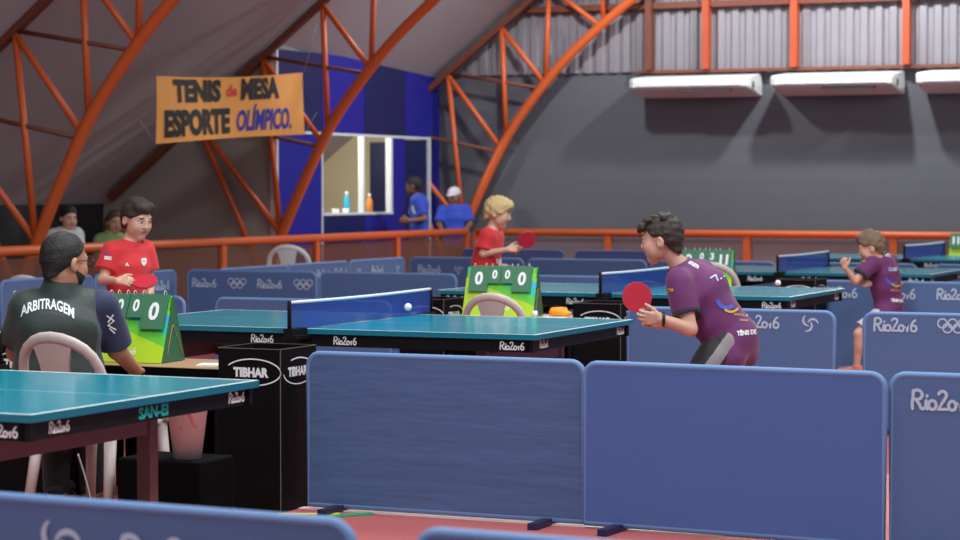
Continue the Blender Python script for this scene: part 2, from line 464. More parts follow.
# booth front: panels around a window and a door
X0, X1 = -13.32, -13.26
mb = MB(); BL, NV = 0, 1
for n0, n1, z0, z1, c in [(23.83, 24.97, 0, 2.2, BL), (24.97, 26.15, 0, 1.19, NV), (26.15, 27.35, 0, 1.19, BL), (26.96, 27.35, 1.19, 2.2, BL), (28.2, 28.44, 0, 2.2, BL),
                          (23.83, 24.97, 2.22, 3.2, NV), (24.97, 26.15, 2.22, 3.2, BL), (26.15, 27.35, 2.22, 3.2, NV), (27.35, 28.44, 2.22, 3.2, BL)]:
    mb.box(X0, X1, n0 + .006, n1 - .006, z0, z1, c)
mb.build('wall_booth', [M['booth_blue'], M['booth_navy']], kind=S)
mb = MB()
mb.box(X0, X1 + .012, 23.83, 28.44, 2.195, 2.225); mb.box(X0, X1 + .012, 24.95, 24.98, 0, 2.2); mb.box(X0 - .02, X1 + .012, 23.8, 23.835, 0, 3.25)
mb.build('trim_11', M['alu'], kind=S)
w1 = MB(); w1.box(X0, X1 + .015, 26.08, 26.12, 1.19, 2.2); w1.box(X0, X1 + .015, 26.88, 26.94, 1.19, 2.2); w1.box(X0, X1 + .02, 24.98, 26.95, 1.185, 1.215)
w1.build('window_1', M['alu'], kind=S)
dr = MB().box(X0 + .01, X1 - .01, 27.36, 28.05, .02, 2.18).build('door_1', M['booth_navy'], kind=S)
MB().box(X0, X1 + .015, 28.08, 28.13, .0, 2.19).build('door_frame', M['alu'], dr)
MB().tube([(X1 + .03, 27.45, 1.0), (X1 + .03, 27.45, 1.1)], .012).build('door_handle', M['alu'], dr)
# inside the booth
mb = MB(); mb.prism([(-15.7, 0), (-13.33, 0), (-13.33, rz(-13.33) + .08), (-15.7, rz(-15.7) + .08)], 'y', 27.92, 28.0)
mb.build('wall_booth_inner', M['beige'], kind=S)
MB().box(-14.05, -13.78, 27.86, 27.915, 0, 2.16).build('trim_12', M['booth_navy'], kind=S)
cnt = MB(); cnt.box(-13.75, -13.325, 24.98, 26.9, 1.14, 1.182); o = cnt.build('booth_counter', M['alu'])
tag(o, 'pale serving counter behind the window of the blue booth', 'counter')
for (N, h, r, m, lb, L) in [(26.42, .24, .045, 'bottle_teal', 'tall teal bottle on the booth counter, beside the orange bottle', -13.45), (26.3, .3, .04, 'bottle_teal', 'taller teal bottle at the back of the booth counter', -13.6),
                         (26.66, .27, .04, 'bottle_orange', 'orange bottle at the right end of the booth counter', -13.45)]:
    t = empty('bottle', lb, 'bottle', (L, N, 1.182))
    MB().lathe([(r, 0), (r, h * .65), (r * .45, h * .8), (r * .45, h * .9)], 14).build('body', M[m], t)
    MB().lathe([(r * .5, h * .9), (r * .5, h)], 12).build('cap', M['white'], t)
for (N, lb, r) in [(25.2, 'white bowl at the left end of the booth counter', .09), (25.7, 'small white tub in the middle of the booth counter', .05), (25.98, 'small white tub on the booth counter beside the window post', .045)]:
    o = MB().lathe([(r * .6, 0), (r, .08), (r * .9, .08), (r * .5, .02)], 16).build('bowl', M['plastic_white'], loc=(-13.45, N, 1.182)); tag(o, lb, 'bowl')

# ------------------------------------------------------------------ roof trusses
ARCH = [(-13.52, .04), (-13.36, .55), (-13.18, .98), (-12.88, 1.6), (-12.5, 2.29), (-12.03, 2.89), (-11.62, 3.32), (-11.17, 3.7), (-10.72, 4.04), (-9.9, 4.6), (-9.0, 5.1), (-8., 5.55)]
def smooth(P, n=4):
    out = []
    for i in range(len(P) - 1):
        p0, p1, p2, p3 = [Vector(P[max(0, min(len(P) - 1, j))]) for j in (i - 1, i, i + 1, i + 2)]
        for k in range(n):
            t = k / n
            out.append(.5 * ((2 * p1) + (p2 - p0) * t + (2 * p0 - 5 * p1 + 4 * p2 - p3) * t * t + (3 * p1 - p0 - 3 * p2 + p3) * t ** 3))
    return out + [Vector(P[-1])]
WEB = [((-14.35, None), (-13.42, .45)), ((-14.35, None), (-13.2, 1.0)), ((-13.42, None), (-13.2, 1.0)), ((-13.42, None), (-12.66, 2.1)), ((-12.62, None), (-12.56, 2.25)),
       ((-12.62, None), (-12.0, 2.94)), ((-11.93, None), (-11.98, 2.96)), ((-11.93, None), (-11.2, 3.68)), ((-11.2, None), (-11.15, 3.72)), ((-11.2, None), (-10.3, 4.33)), ((-10.2, None), (-10.2, 4.4))]
TIES = [((-13.42, 3.1), (-12.1, 2.88)), ((-14.35, 2.36), (-12.72, 2.03))]
def truss(N, label, dx=0.):
    t = empty('roof_truss', label, 'roof truss', (dx, N, 0), 0, 'arched orange roof trusses')
    om = M['orange']
    MB().tube([(p[0], 0, p[1]) for p in smooth(ARCH)], .064, 12).build('arch', om, t)
    MB().bar((-15.6, 0, rz(-15.6) + .02), (-5.2, 0, rz(-5.2) + .02), .075, .10, up=(0, 1, 0)).build('rafter', M['orange_dark'], t)
    for (l0, z0), (l1, z1) in WEB:
        MB().tube([(l0, 0, rz(l0) - .02 if z0 is None else z0), (l1, 0, z1)], .036, 8).build('web_member', om, t)
    for (l0, z0), (l1, z1) in TIES:
        MB().tube([(l0, 0, z0), (l1, 0, z1)], .024, 8).build('tie', M['orange_dark'], t)
    MB().box(-13.75, -13.3, -.18, .18, 0, .04).build('base_plate', M['orange_dark'], t)
truss(18.8, 'arched orange steel roof truss at the far left, nearest of the trusses', -.02)
truss(23.7, 'arched orange steel roof truss crossing in front of the blue booth', .05)
truss(28.15, 'arched orange steel roof truss standing against the dark grey back wall', .43)

# ------------------------------------------------------------------ railings
def railing(p0, p1, nposts, label, netmat, h=.955, inner=False):
    d = Vector((p1[0] - p0[0], p1[1] - p0[1], 0)); Lg = d.length; a = math.atan2(d.y, d.x)
    t = empty('railing', label, 'railing', (p0[0], p0[1], 0), a, 'orange railings around the courts')
    MB().tube([(0, 0, h), (Lg, 0, h)], .048, 12).build('handrail', M['orange'], t)
    MB().tube([(0, 0, .1), (Lg, 0, .1)], .03, 8).build('bottom_rail', M['orange'], t)
    for i in range(nposts + 1):
        x = Lg * i / nposts; MB().box(x - .045, x + .045, -.035, .035, 0, h).build('post', M['orange'], t)
        if i < nposts:
            x2 = Lg * (i + 1) / nposts; MB().box(x + .05, x2 - .05, -.004, .004, .13, h - .07).build('mesh_panel', netmat, t)
            if inner and i > nposts - 7:
                m = MB()
                for s_, e_ in (((x + .12, .86), (x2 - .12, .86)), ((x2 - .12, .86), (x2 - .12, .15)), ((x + .12, .86), (x + .12, .15))):
                    m.bar((s_[0], .03, s_[1]), (e_[0], .03, e_[1]), .035)
                m.build('panel_frame', M['orange_dark'], t)
    return t
railing((-12.2, 10.25), (-12.2, 27.0), 8, 'long orange railing on the left, running back past the booth', M['rail_net'], inner=False)
railing((-12.2 + .15, 27.0), (-1.0, 27.0), 6, 'orange railing along the back, in front of the dark grey wall', M['rail_net_back'])

# ------------------------------------------------------------------ air conditioners
def aircon(L0, L1, label):
    t = empty('air_conditioner', label, 'air conditioner', (L0, 28.45, 2.72), 0, 'white air conditioners on the back wall'); w = L1 - L0
    p = [(-.02, .30), (-.55, .25), (-.62, .23), (-.64, .20), (-.64, .12), (-.60, .095), (-.08, .0), (-.02, .0)]
    mb = MB(); k = .07
    n = len(p); vs = []
    for x, f in ((0, .0), (k, 1), (w - .02, 1), (w, 0)):
        for y, z in p: vs.append((x, y if f else y * .9, z if f else .02 + z * .9))
    fs = [tuple(range(n))[::-1], tuple(range(3 * n, 4 * n))]
    for s_ in range(3):
        for i in range(n): j = (i + 1) % n; fs.append((s_ * n + i, s_ * n + j, (s_ + 1) * n + j, (s_ + 1) * n + i))
    mb.add(vs, fs); mb.build('housing', M['ac_white'], t)
    mb = MB(); mb.box(w * .42, w - .25, -.60, -.50, .06, .092); mb.build('air_outlet', M['ac_grey'], t)
    MB().box(.1, w - .1, -.645, -.64, .125, .13).build('seam', M['ac_grey'], t)
    mb = MB(); mb.tube([(w - .02, -.42, .14), (w + .006, -.42, .14)], .05, 14); mb.build('end_badge', M['ac_grey'], t)
aircon(-10.25, -8.62, 'long white air conditioner on the back wall, leftmost of the three')
aircon(-8.34, -6.74, 'long white air conditioner on the back wall, middle of the three')
aircon(-6.47, -4.84, 'long white air conditioner on the back wall, cut off by the right edge')

# ------------------------------------------------------------------ banner on cords
P4 = [Vector(p) for p in ((-12.62, 19.83, 2.651), (-12.03, 22.22, 2.672), (-12.03, 22.22, 1.986), (-12.62, 19.83, 1.968))]
def cam_at(px, py, d):
    X = (px - 480) / FPX; U = (270 - py) / FPX; y = math.cos(PITCH) + U * math.sin(PITCH); z = -math.sin(PITCH) + U * math.cos(PITCH)
    return Vector((X * CY - y * SY, X * SY + y * CY, z)) * (d / y) + Vector((0, 0, CAMH))
P4 = [cam_at(155, 76, 23.2), cam_at(304, 72.5, 25.4), cam_at(304, 134.5, 25.4), cam_at(156, 144, 23.2)]
bt = empty('banner', 'orange cloth banner with black and blue painted letters, hung between the trusses', 'banner', P4[3])
UX = (P4[1] - P4[0]); BN = UX.cross(P4[0] - P4[3]).normalized()
if BN.dot(Vector((0, 0, CAMH)) - P4[0]) < 0: BN = -BN
def bpt(u, v, off=0.):        # u right, v up in 0..1
    p = P4[3].lerp(P4[2], u).lerp(P4[0].lerp(P4[1], u), v)
    p.z -= .045 * math.sin(PI * u) * (v - .3)
    return p + BN * (.02 * math.sin(u * 9 + v * 2) + off) - P4[3]
mb = MB(); nu, nv = 32, 8
for off in (0, -.006):
    vs = [bpt(i / nu, j / nv, off) for j in range(nv + 1) for i in range(nu + 1)]
    mb.add(vs, [(j * (nu + 1) + i, j * (nu + 1) + i + 1, (j + 1) * (nu + 1) + i + 1, (j + 1) * (nu + 1) + i) for j in range(nv) for i in range(nu)], 0, True)
cl = mb.build('cloth', M['banner'], bt)
BW = UX.length
def btext(s, u0, u1, v0, v1, m, bold, shear=0., dv=0.):
    W, H = (u1 - u0), (v1 - v0)
    text_mb(s, W, H, lambda x, y: bpt((u0 + u1) / 2 + x, v0 + y + dv * x, .008), bold, shear).build('lettering', M[m], cl)
btext('TENIS', .105, .425, .60, .965, 'ink_black', .055)
btext('de', .46, .525, .68, .88, 'ink_red', .03)
btext('MESA', .55, .81, .61, .975, 'ink_black', .055)
btext('ESPORTE', .045, .485, .075, .50, 'ink_black', .055)
btext('OLÍMPICO.', .53, .895, .10, .54, 'ink_blue', .03, .12)
for q, up in ((P4[0], 1), (P4[1], 1), (P4[3], 0), (P4[2], 0)):
    tip = q - P4[3]
    side = (P4[0] - P4[1]).normalized() if q in (P4[0], P4[3]) else (P4[1] - P4[0]).normalized()
    MB().tube([tip, tip + side * .25 + Vector((0, 0, .55 if up else .25))], .004, 6).build('cord', M['cable'], bt)

# ------------------------------------------------------------------ barriers
def outline(w, h, z0, r=.06, n=8):
    P = [(0, z0), (w, z0)]
    P += [(w - r + r * math.cos(a), h - r + r * math.sin(a)) for a in [PI / 2 * i / n for i in range(n + 1)]]
    P += [(r + r * math.cos(a), h - r + r * math.sin(a)) for a in [PI / 2 + PI / 2 * i / n for i in range(n + 1)]]
    return P
def barrier(L0, N0, label, marks=(), m='barrier', rotz=0., w=1.38, h=.74, foot=True):
    t = empty('court_barrier', label, 'barrier', (L0, N0, 0), rotz, 'blue court barriers')
    P = outline(w, h, .025)
    pn = MB().prism(P, 'y', -.012, .012).build('panel', M[m], t)
    MB().tube([(x, 0, z) for x, z in P], .0155, 8, closed=True).build('frame_tube', M['barrier_edge' if m != 'barrier_dk' else 'barrier_dk'], t)
    for k, x, z, hh in marks:
        mark_mesh(k, hh, lambda a, b: (x + a, -.0165, z + b)).build('printed_mark', M['offwhite'], pn)
    if foot:
        for x in (.17, w - .17): MB().box(x - .022, x + .022, -.2, .2, 0, .03).build('foot', M['navy'], t)
    return t
W_, R_, A_ = 'word', 'rings', 'swoosh'
t47 = math.radians(-2.6)
barrier(-3.84, 4.735, 'blurred blue barrier in the bottom left corner, nearest the camera', [(A_, .545, .585, .11), (W_, .79, .575, .10)], rotz=t47, w=1.44)
barrier(-2.215, 4.63, 'blurred blue barrier at the bottom edge, only its top rim in view', [(W_, .7, .575, .10)], rotz=t47)
barrier(-5.09, 9.45, 'wrinkled plain blue barrier in front of the middle table, beside the tall black box', m='barrier_wr', w=1.40)
barrier(-3.67, 9.42, 'smooth plain blue barrier in the centre of the foreground row', m='barrier_pl', rotz=math.radians(-3.2))
barrier(-2.27, 9.38, 'blue barrier with white lettering at the right end of the foreground row', [(W_, .085, .60, .082), (R_, .47, .60, .08), (W_, .8, .60, .082)])
for L0, lb, mk in [(-9.88, 'plain blue barrier behind the seated referee, in the row behind the middle table', ()), (-8.23, 'plain blue barrier just behind the left half of the middle table', ()),
                   (-5.115, 'blue barrier with white lettering behind the crouching purple-shirted boy', [(W_, .1, .635, .08), (R_, .46, .63, .075), (W_, .76, .635, .08), (A_, 1.17, .625, .095)]),
                   (-3.54, 'blue barrier with lettering and five rings at the right edge, beyond the foreground row', [(W_, .06, .635, .083), (R_, .45, .63, .085), (W_, .8, .635, .083)])]:
    barrier(L0, 13.9, lb, mk)
for L0, lb, mk in [(-11.30, 'blue barrier printed with lettering and two sets of rings, in front of the white chair', [(W_, .05, .59, .08), (R_, .43, .58, .09), (W_, .76, .59, .08), (R_, 1.14, .58, .09)]),
                   (-9.87, 'plain blue barrier behind the net of the middle table', ()), (-8.28, 'plain blue barrier just behind the left half of the second table', ()),
                   (-5.16, 'blue barrier with repeated lettering behind the smallest boy in purple', [(W_, .08, .61, .088), (W_, .57, .61, .088), (W_, 1.04, .61, .088)])]:
    barrier(L0, 18.56, lb, mk)
for L0, lb, mk in [(-11.08, 'blue lettered barrier in the third row, at the back left corner of the courts', [(W_, .1, .58, .085), (A_, .55, .57, .09), (W_, .95, .58, .085)]), (-9.64, 'plain blue barrier in the third row, behind the blond boy\'s red paddle', ()), (-8.20, 'plain blue barrier in the third row, behind the head of the crouching boy', ()),
               (-6.70, 'plain blue barrier in the third row, right behind the smallest boy in purple', ()), (-5.12, 'plain blue barrier in the third row at the right edge', ())]:
    barrier(L0, 22.99, lb, mk)
for L0, lb in [(-11.95, 'dark blue barrier in the farthest row, left of the red paddle'), (-10.4, 'dark blue barrier in the farthest row, between the red paddle and the crouching boy')]:
    barrier(L0, 26.35, lb, m='barrier_dk')
H90 = PI / 2
for N0, lb, mk in [(18.82, 'blue lettered end barrier along the left railing, beside the white chair', [(W_, .9, .59, .085)]), (20.19, 'blue lettered end barrier along the left railing, second from the white chair', [(W_, .15, .59, .085), (W_, .6, .59, .085), (W_, 1.0, .59, .085)]),
                   (21.56, 'blue lettered end barrier along the left railing, below the window of the booth', [(A_, .15, .58, .09), (W_, .5, .59, .085), (A_, 1.1, .58, .09)])]:
    barrier(-11.12, N0, lb, mk, rotz=H90, w=1.33)
for N0, lb, mk in [(14.3, 'blue lettered end barrier at the left edge, behind the seated referee', [(W_, .75, .57, .085)]), (15.71, 'blue end barrier between the referee and the dark-haired boy in red', [(W_, .15, .57, .085)]), (17.12, 'blue lettered end barrier behind the dark-haired boy in red', [(W_, .95, .57, .085)])]:
    barrier(-11.4, N0, lb, mk, rotz=H90, w=1.36)

# ------------------------------------------------------------------ tables and nets
def half_top(sx):
    """one half of the playing surface: teal field, white lines, teal side"""
    mb = MB(); x0, x1 = (0.003, 1.37) if sx > 0 else (-1.37, -.003); y0, y1 = -.7625, .7625; z0, z1 = .732, .76
    xs = [x0, x1 - .02, x1] if sx > 0 else [x0, x0 + .02, x1]
    ys = [y0, y0 + .02, -.0015, .0015, y1 - .02, y1]
    for i in range(2):
        for j in range(5):
            wl = (j in (0, 2, 4)) or (i == (1 if sx > 0 else 0))
            mb.add([(xs[i], ys[j], z1), (xs[i + 1], ys[j], z1), (xs[i + 1], ys[j + 1], z1), (xs[i], ys[j + 1], z1)], [(0, 1, 2, 3)], 1 if wl else 0)
    c = [(x0, y0), (x1, y0), (x1, y1), (x0, y1)]
    for k in range(4):
        a, b = c[k], c[(k + 1) % 4]; mb.add([(a[0], a[1], z0), (b[0], b[1], z0), (b[0], b[1], z1), (a[0], a[1], z1)], [(0, 1, 2, 3)], 2)
    mb.add([(p[0], p[1], z0) for p in c], [(3, 2, 1, 0)], 2)
    return mb
_tab = {}
def table(L, N, rot, label, teal=False):
    t = empty('table_tennis_table', label, 'table tennis table', (L, N, 0), rot, 'teal table tennis tables')
    for sx in (-1, 1):
        half_top(sx).build('tabletop', [M['table'], M['white_line'], M['table_edge']], t)
        mb = MB(); a, b = (.02, 1.35) if sx > 0 else (-1.35, -.02)
        mb.box(a, b, -.745, -.72, .665, .732); mb.box(a, b, .72, .745, .665, .732)
        e = 1.33 * sx; mb.box(min(e, e - .025 * sx), max(e, e - .025 * sx), -.745, .745, .665, .732)
        e = .03 * sx; mb.box(min(e, e + .03 * sx), max(e, e + .03 * sx), -.72, .72, .665, .732)
        fr = mb.build('frame', M['black_steel'], t)
        # marks on the frame, camera side and end
        for xx in ((.18, 1.16) if sx > 0 else (-.33, -1.3)):
            mark_mesh(W_, .042, lambda p, q: (xx + p * 1.0, -.7465, .678 + q)).build('printed_mark', M['white'], fr)
        if sx > 0:
            for yy in (-.61, .59):
                mark_mesh(W_, .04, lambda p, q: (1.3515 - .02, yy + p * .9, .68 + q)).build('printed_mark', M['white'], fr)
            if N < 9: text_mb('SAN-EI', .2, .045, lambda p, q: (1.3315, .05 + p, .675 + q), .04).build('printed_mark', M['teal_print'], fr)
        lx = .98 * sx
        for ly in (-.55, .55):
            lg = MB(); lg.box(lx - .03, lx + .03, ly - .03, ly + .03, .05, .665); lg.build('leg', M['reddened_steel'], t)
            MB().lathe([(.03, 0), (.035, .01), (.03, .05)], 14, (lx, ly, 0)).build('foot', M['black_steel'], t)
        MB().box(lx - .025, lx + .025, -.52, .52, .55, .635).build('crossbar', M['reddened_steel'], t)
        MB().bar((lx, 0, .56), (.25 * sx, 0, .66), .045).build('brace', M['black_steel'], t)
        MB().box(lx - .03, lx + .03, -.5, .5, .12, .16).build('stretcher', M['reddened_steel'], t)
    # net: lies across and clamps on, a thing of its own
    n = empty('table_tennis_net', NETLB[len(_tab)], 'net', (L, N, .76), rot, 'blue nets on the tables'); _tab[len(_tab)] = 1
    mb = MB(); k = 12
    vs = [(0.0, -.915 + 1.83 * i / k, .004) for i in range(k + 1)] + [(0.0, -.915 + 1.83 * i / k, .142 - .006 * math.sin(PI * i / k)) for i in range(k + 1)]
    vs2 = [(v[0] + .003, v[1], v[2]) for v in vs]; q = k + 1
    fs = [(i, i + 1, q + i + 1, q + i) for i in range(k)]
    mb.add(vs, fs); mb.build('mesh', M['net'], n)
    mb = MB(); mb.tube([(0.0, -.915 + 1.83 * i / k, .148 - .006 * math.sin(PI * i / k)) for i in range(k + 1)], .009, 8); mb.build('tape', M['net_tape'], n)
    for sy in (-1, 1):
        MB().lathe([(.011, -.03), (.011, .155), (.008, .16)], 12, (0, .915 * sy, 0)).build('post', M['black_steel'], n)
        c = MB(); c.box(-.03, .05, min(.76 * sy, .93 * sy), max(.76 * sy, .93 * sy), -.05, -.03); c.box(-.03, .03, min(.765 * sy, .93 * sy), max(.765 * sy, .93 * sy), -.03, .008); c.build('clamp', M['black_steel'], n)
NETLB = ['blue net across the nearest table, outside the left edge', 'blue net with white tape across the middle table, nearest net in view', 'blue net across the second table, ending behind the crouching boy\'s head', 'blue net across the third table, above the white ball on the right', 'blue net on the farthest table, beside the green scoreboard at the right edge']
table(-5.83, 7.10, math.radians(-.5), 'teal table tennis table in the left foreground, in front of the seated referee')
table(-5.89, 11.61, math.radians(.6), 'teal table tennis table in the middle, with the crouching boy at its right end')
table(-5.83, 16.16, math.radians(.2), 'teal table tennis table directly behind the crouching boy, beyond the middle table')
table(-5.86, 20.71, math.radians(.7), 'teal table tennis table behind the smallest boy in purple')
table(-5.69, 25.00, math.radians(-1), 'teal table tennis table farthest back, near the right edge')

for px, py, d, lb in [(408, 307, 12.3, 'white ball in the air in front of the net of the middle table'), (778, 283, 15.5, 'white ball in the air above the second table')]:
    bm = bmesh.new(); bmesh.ops.create_uvsphere(bm, u_segments=24, v_segments=16, radius=.0205)
    me = bpy.data.meshes.new('ball'); bm.to_mesh(me); bm.free(); me.materials.append(M['ball'])
    for p in me.polygons: p.use_smooth = True
    o = bpy.data.objects.new('table_tennis_ball', me); link(o, None, cam_at(px, py, d)); tag(o, lb, 'ball', 'white balls in play')

# ------------------------------------------------------------------ tall black boxes
def tall_box(L, N, label):      # L, N = right near corner
    t = empty('towel_box', label, 'box', (L, N, 0), 0, 'tall black boxes beside the tables'); w, d, h = .335, .355, .77
    mb = MB(); th = .008
    mb.box(-w, 0, 0, th, 0, h); mb.box(-w, 0, d - th, d, 0, h); mb.box(-w, -w + th, th, d - th, 0, h); mb.box(-th, 0, th, d - th, 0, h); mb.box(-w + th, -th, th, d - th, 0, .01)
    bd = mb.build('body', M['box_black'], t)
    e = MB(); r = .0025
    for a, b in (((-w, 0, h), (0, 0, h)), ((0, 0, h), (0, d, h)), ((0, d, h), (-w, d, h)), ((-w, d, h), (-w, 0, h)), ((0, 0, .0), (0, 0, h))): e.bar(a, b, .003)
    e.build('edging', M['box_edge'], t)
    for face in (0, 1):
        tf = (lambda x, y: (-w / 2 + .02 + x, -.0015, .645 + y)) if face == 0 else (lambda x, y: (.0015, d / 2 + x, .645 + y))
        text_mb('TIBHAR', .19, .046, lambda x, y: tf(x - .01, y - .01), .06).build('printed_mark', M['white'], bd)
        mb = MB(); strokes_to_mb(mb, [arc(.0, .014, .15, -75, 150, 26, .062)] if face == 0 else [arc(0, .014, .15, -170, 120, 30, .062)], .006, tf); mb.build('printed_mark', M['white'], bd)
tall_box(-5.14, 9.26, 'tall black open box with a white logo in the foreground, beside the wrinkled blue barrier')
tall_box(-6.45, 9.26, 'tall black box behind the seated referee\'s chair legs, under the near table')
tall_box(-5.14, 13.82, 'tall black box behind the right corner of the middle table, beside the orange cloth')
tall_box(-6.45, 13.9, 'tall black box behind the right end of the middle net')
tall_box(-5.03, 18.12, 'tall black box beyond the second table, below the third net')
tall_box(-6.45, 18.4, 'tall black box beyond the second table, behind the crouching boy')

# ------------------------------------------------------------------ referee tables, scoreboards, chairs
def referee_table(L, N, label, w=.95, d=.5, z=.66, skirt=True):
    t = empty('referee_table', label, 'small table', (L, N, 0), 0, 'small referee tables')
    MB().box(-w / 2, w / 2, -d / 2, d / 2, z - .028, z).build('tabletop', M['wood'], t, bevel=.004)
    cl = MB(); cl.box(-w / 2 - .004, w / 2 + .004, -d / 2 - .008, -d / 2 - .002, z - .09, z - .004); cl.build('cloth_skirt', M['black_cloth'], t)
    MB().box(-w / 2 + .06, w / 2 - .06, d / 2 - .05, d / 2 - .04, .03, z - .03).build('modesty_panel', M['black_cloth'], t)
    for sx in (-1, 1):
        for sy in (-1, 1): MB().box(sx * (w / 2 - .04) - .015, sx * (w / 2 - .04) + .015, sy * (d / 2 - .07) - .015, sy * (d / 2 - .07) + .015, 0, z - .028).build('leg', M['black_steel'], t)
referee_table(-5.98, 9.62, 'small wooden-topped table in front of the seated referee', w=.88)
referee_table(-5.965, 14.1, 'small table behind the middle table, holding the scoreboard and the orange cloth')
referee_table(-5.9, 18.62, 'small table behind the crouching boy, under the scoreboard reading 11')
referee_table(-5.75, 26.5, 'small table under the scoreboard at the right edge', w=.8, d=.35)

def scoreboard(L, N, digits, label, rot=0., z=.663, w=.46):
    t = empty('scoreboard', label, 'scoreboard', (L, N, z), rot, 'green flip scoreboards'); h, dp = .325, .25
    def fr(x, s_, off=0.):          # front slope: s_ 0..1 upwards
        nrm = Vector((0, -h, dp * .5)).normalized(); p = Vector((x, -dp / 2 + dp * .5 * s_, h * s_)) + nrm * off; return p
    mb = MB(); a, b = -w / 2, w / 2
    mb.add([fr(a, 0), fr(b, 0), fr(b, 1), fr(a, 1), fr(a, 0, -.006), fr(b, 0, -.006), fr(b, 1, -.006), fr(a, 1, -.006)], [(0, 1, 2, 3), (4, 7, 6, 5), (0, 4, 5, 1), (1, 5, 6, 2), (2, 6, 7, 3), (3, 7, 4, 0)])
    f = mb.build('front_panel', M['sb_front'], t)
    mark_mesh(W_, .035, lambda x, y: fr(-.03 + x * .95, .12 + y / h, .0015)).build('printed_mark', M['white'], f)
    mb = MB(); mb.bar((0, -dp / 2 + dp * .5 + .006, h - .003), (0, dp / 2, 0), w, .006, up=(1, 0, 0)); mb.v = [(v[0], v[1], v[2]) for v in mb.v]
    mb = MB(); y1 = -dp / 2 + dp * .5
    mb.add([(a, dp / 2, 0), (b, dp / 2, 0), (b, y1 + .012, h), (a, y1 + .012, h), (a, dp / 2 - .007, 0), (b, dp / 2 - .007, 0), (b, y1 + .005, h), (a, y1 + .005, h)], [(0, 1, 2, 3), (4, 7, 6, 5), (0, 4, 5, 1), (1, 5, 6, 2), (2, 6, 7, 3), (3, 7, 4, 0)])
    mb.build('back_panel', M['sb_green'], t)
    for x in (a, b - .006):
        mb = MB(); mb.prism([(-dp / 2 + .008, .0), (dp / 2 - .008, .0), (y1 + .004, h - .005), (y1 - .004, h - .005)], 'x', x, x + .006); gs = mb.build('side_gusset', M['sb_green'], t)
        xx = x + .0075 if x > 0 else x - .0015
        mb = MB(); pts = [(xx, dp / 2 - .02, .02), (xx, .03, .14), (xx, 0.0, .18), (xx, -.03, .12), (xx, -.06, .03)]; mb.tube(smooth(pts, 4), .0025, 6); mb.build('crease', M['wood'], gs)
    xs = [(-.155, .135, .175), (-.045, .085, .12), (.045, .085, .12), (.15, .135, .175)]
    for (cx, cw, chh), dg in zip(xs, digits):
        mb = MB(); s1 = 1.02; s0 = s1 - chh / h
        top = [fr(cx - cw / 2, s1, .012), fr(cx + cw / 2, s1, .012)]; bot = [fr(cx - cw / 2, s0, .022), fr(cx + cw / 2, s0, .022)]
        nr = Vector((0, .008, 0)); vs = [bot[0], bot[1], top[1], top[0]]; vs += [v + nr for v in vs]
        mb.add(vs, [(0, 1, 2, 3), (4, 7, 6, 5), (0, 4, 5, 1), (1, 5, 6, 2), (2, 6, 7, 3), (3, 7, 4, 0)])
        c = mb.build('flip_card', M['sb_card'], t)
        def cf(x, y): 
            p = bot[0].lerp(bot[1], .5 + x / cw); q = top[0].lerp(top[1], .5 + x / cw); return p.lerp(q, y / chh) + Vector((0, -.002, 0))
        dw = cw * (.42 if len(dg) == 1 else .26)
        for ci, ch in enumerate(dg):
            ox = 0 if len(dg) == 1 else (-.2, .2)[ci] * cw
            text_mb(ch, dw * (.6 if ch == '1' else 1), chh * .52, lambda x, y: cf(x + ox, y + chh * .25), .035).build('digit', M['white'], c)
        for rx in (-.3, .3):
            mb = MB(); p = fr(cx + rx * cw, 1.03, .006); mb.tube([(p.x, p.y + .014 * math.cos(k * PI / 4), p.z + .014 * math.sin(k * PI / 4)) for k in range(8)], .002, 6, closed=True); mb.build('binding_ring', M['alu'], t)
scoreboard(-6.185, 9.62, ['0', '0', '0', '0'], 'green and lime flip scoreboard reading zeros, on the table before the seated referee', rot=math.radians(3))
scoreboard(-6.09, 14.08, ['0', '0', '0', '0'], 'green and lime flip scoreboard reading zeros, between the blond boy and the middle table', rot=math.radians(6), w=.5)
scoreboard(-6.1, 18.55, ['2', '0', '3', '11'], 'green flip scoreboard reading 2, 0, 3 and 11, behind the crouching boy', rot=math.radians(5))
scoreboard(-5.5, 26.5, ['11', '0', '2', '0'], 'green flip scoreboard cut off by the right edge, reading 11', rot=math.radians(5))
o = MB().box(-.11, .11, -.07, .07, 0, .006).build('paper', M['paper'], loc=(-5.63, 9.55, .66), rotz=.3); tag(o, 'white score sheet on the small wooden table beside the scoreboard', 'paper')
o = MB().box(-.09, .09, -.06, .06, 0, .005).build('paper', M['paper'], loc=(-5.66, 14.02, .66), rotz=-.2); tag(o, 'white sheet under the orange cloth on the small table', 'paper')

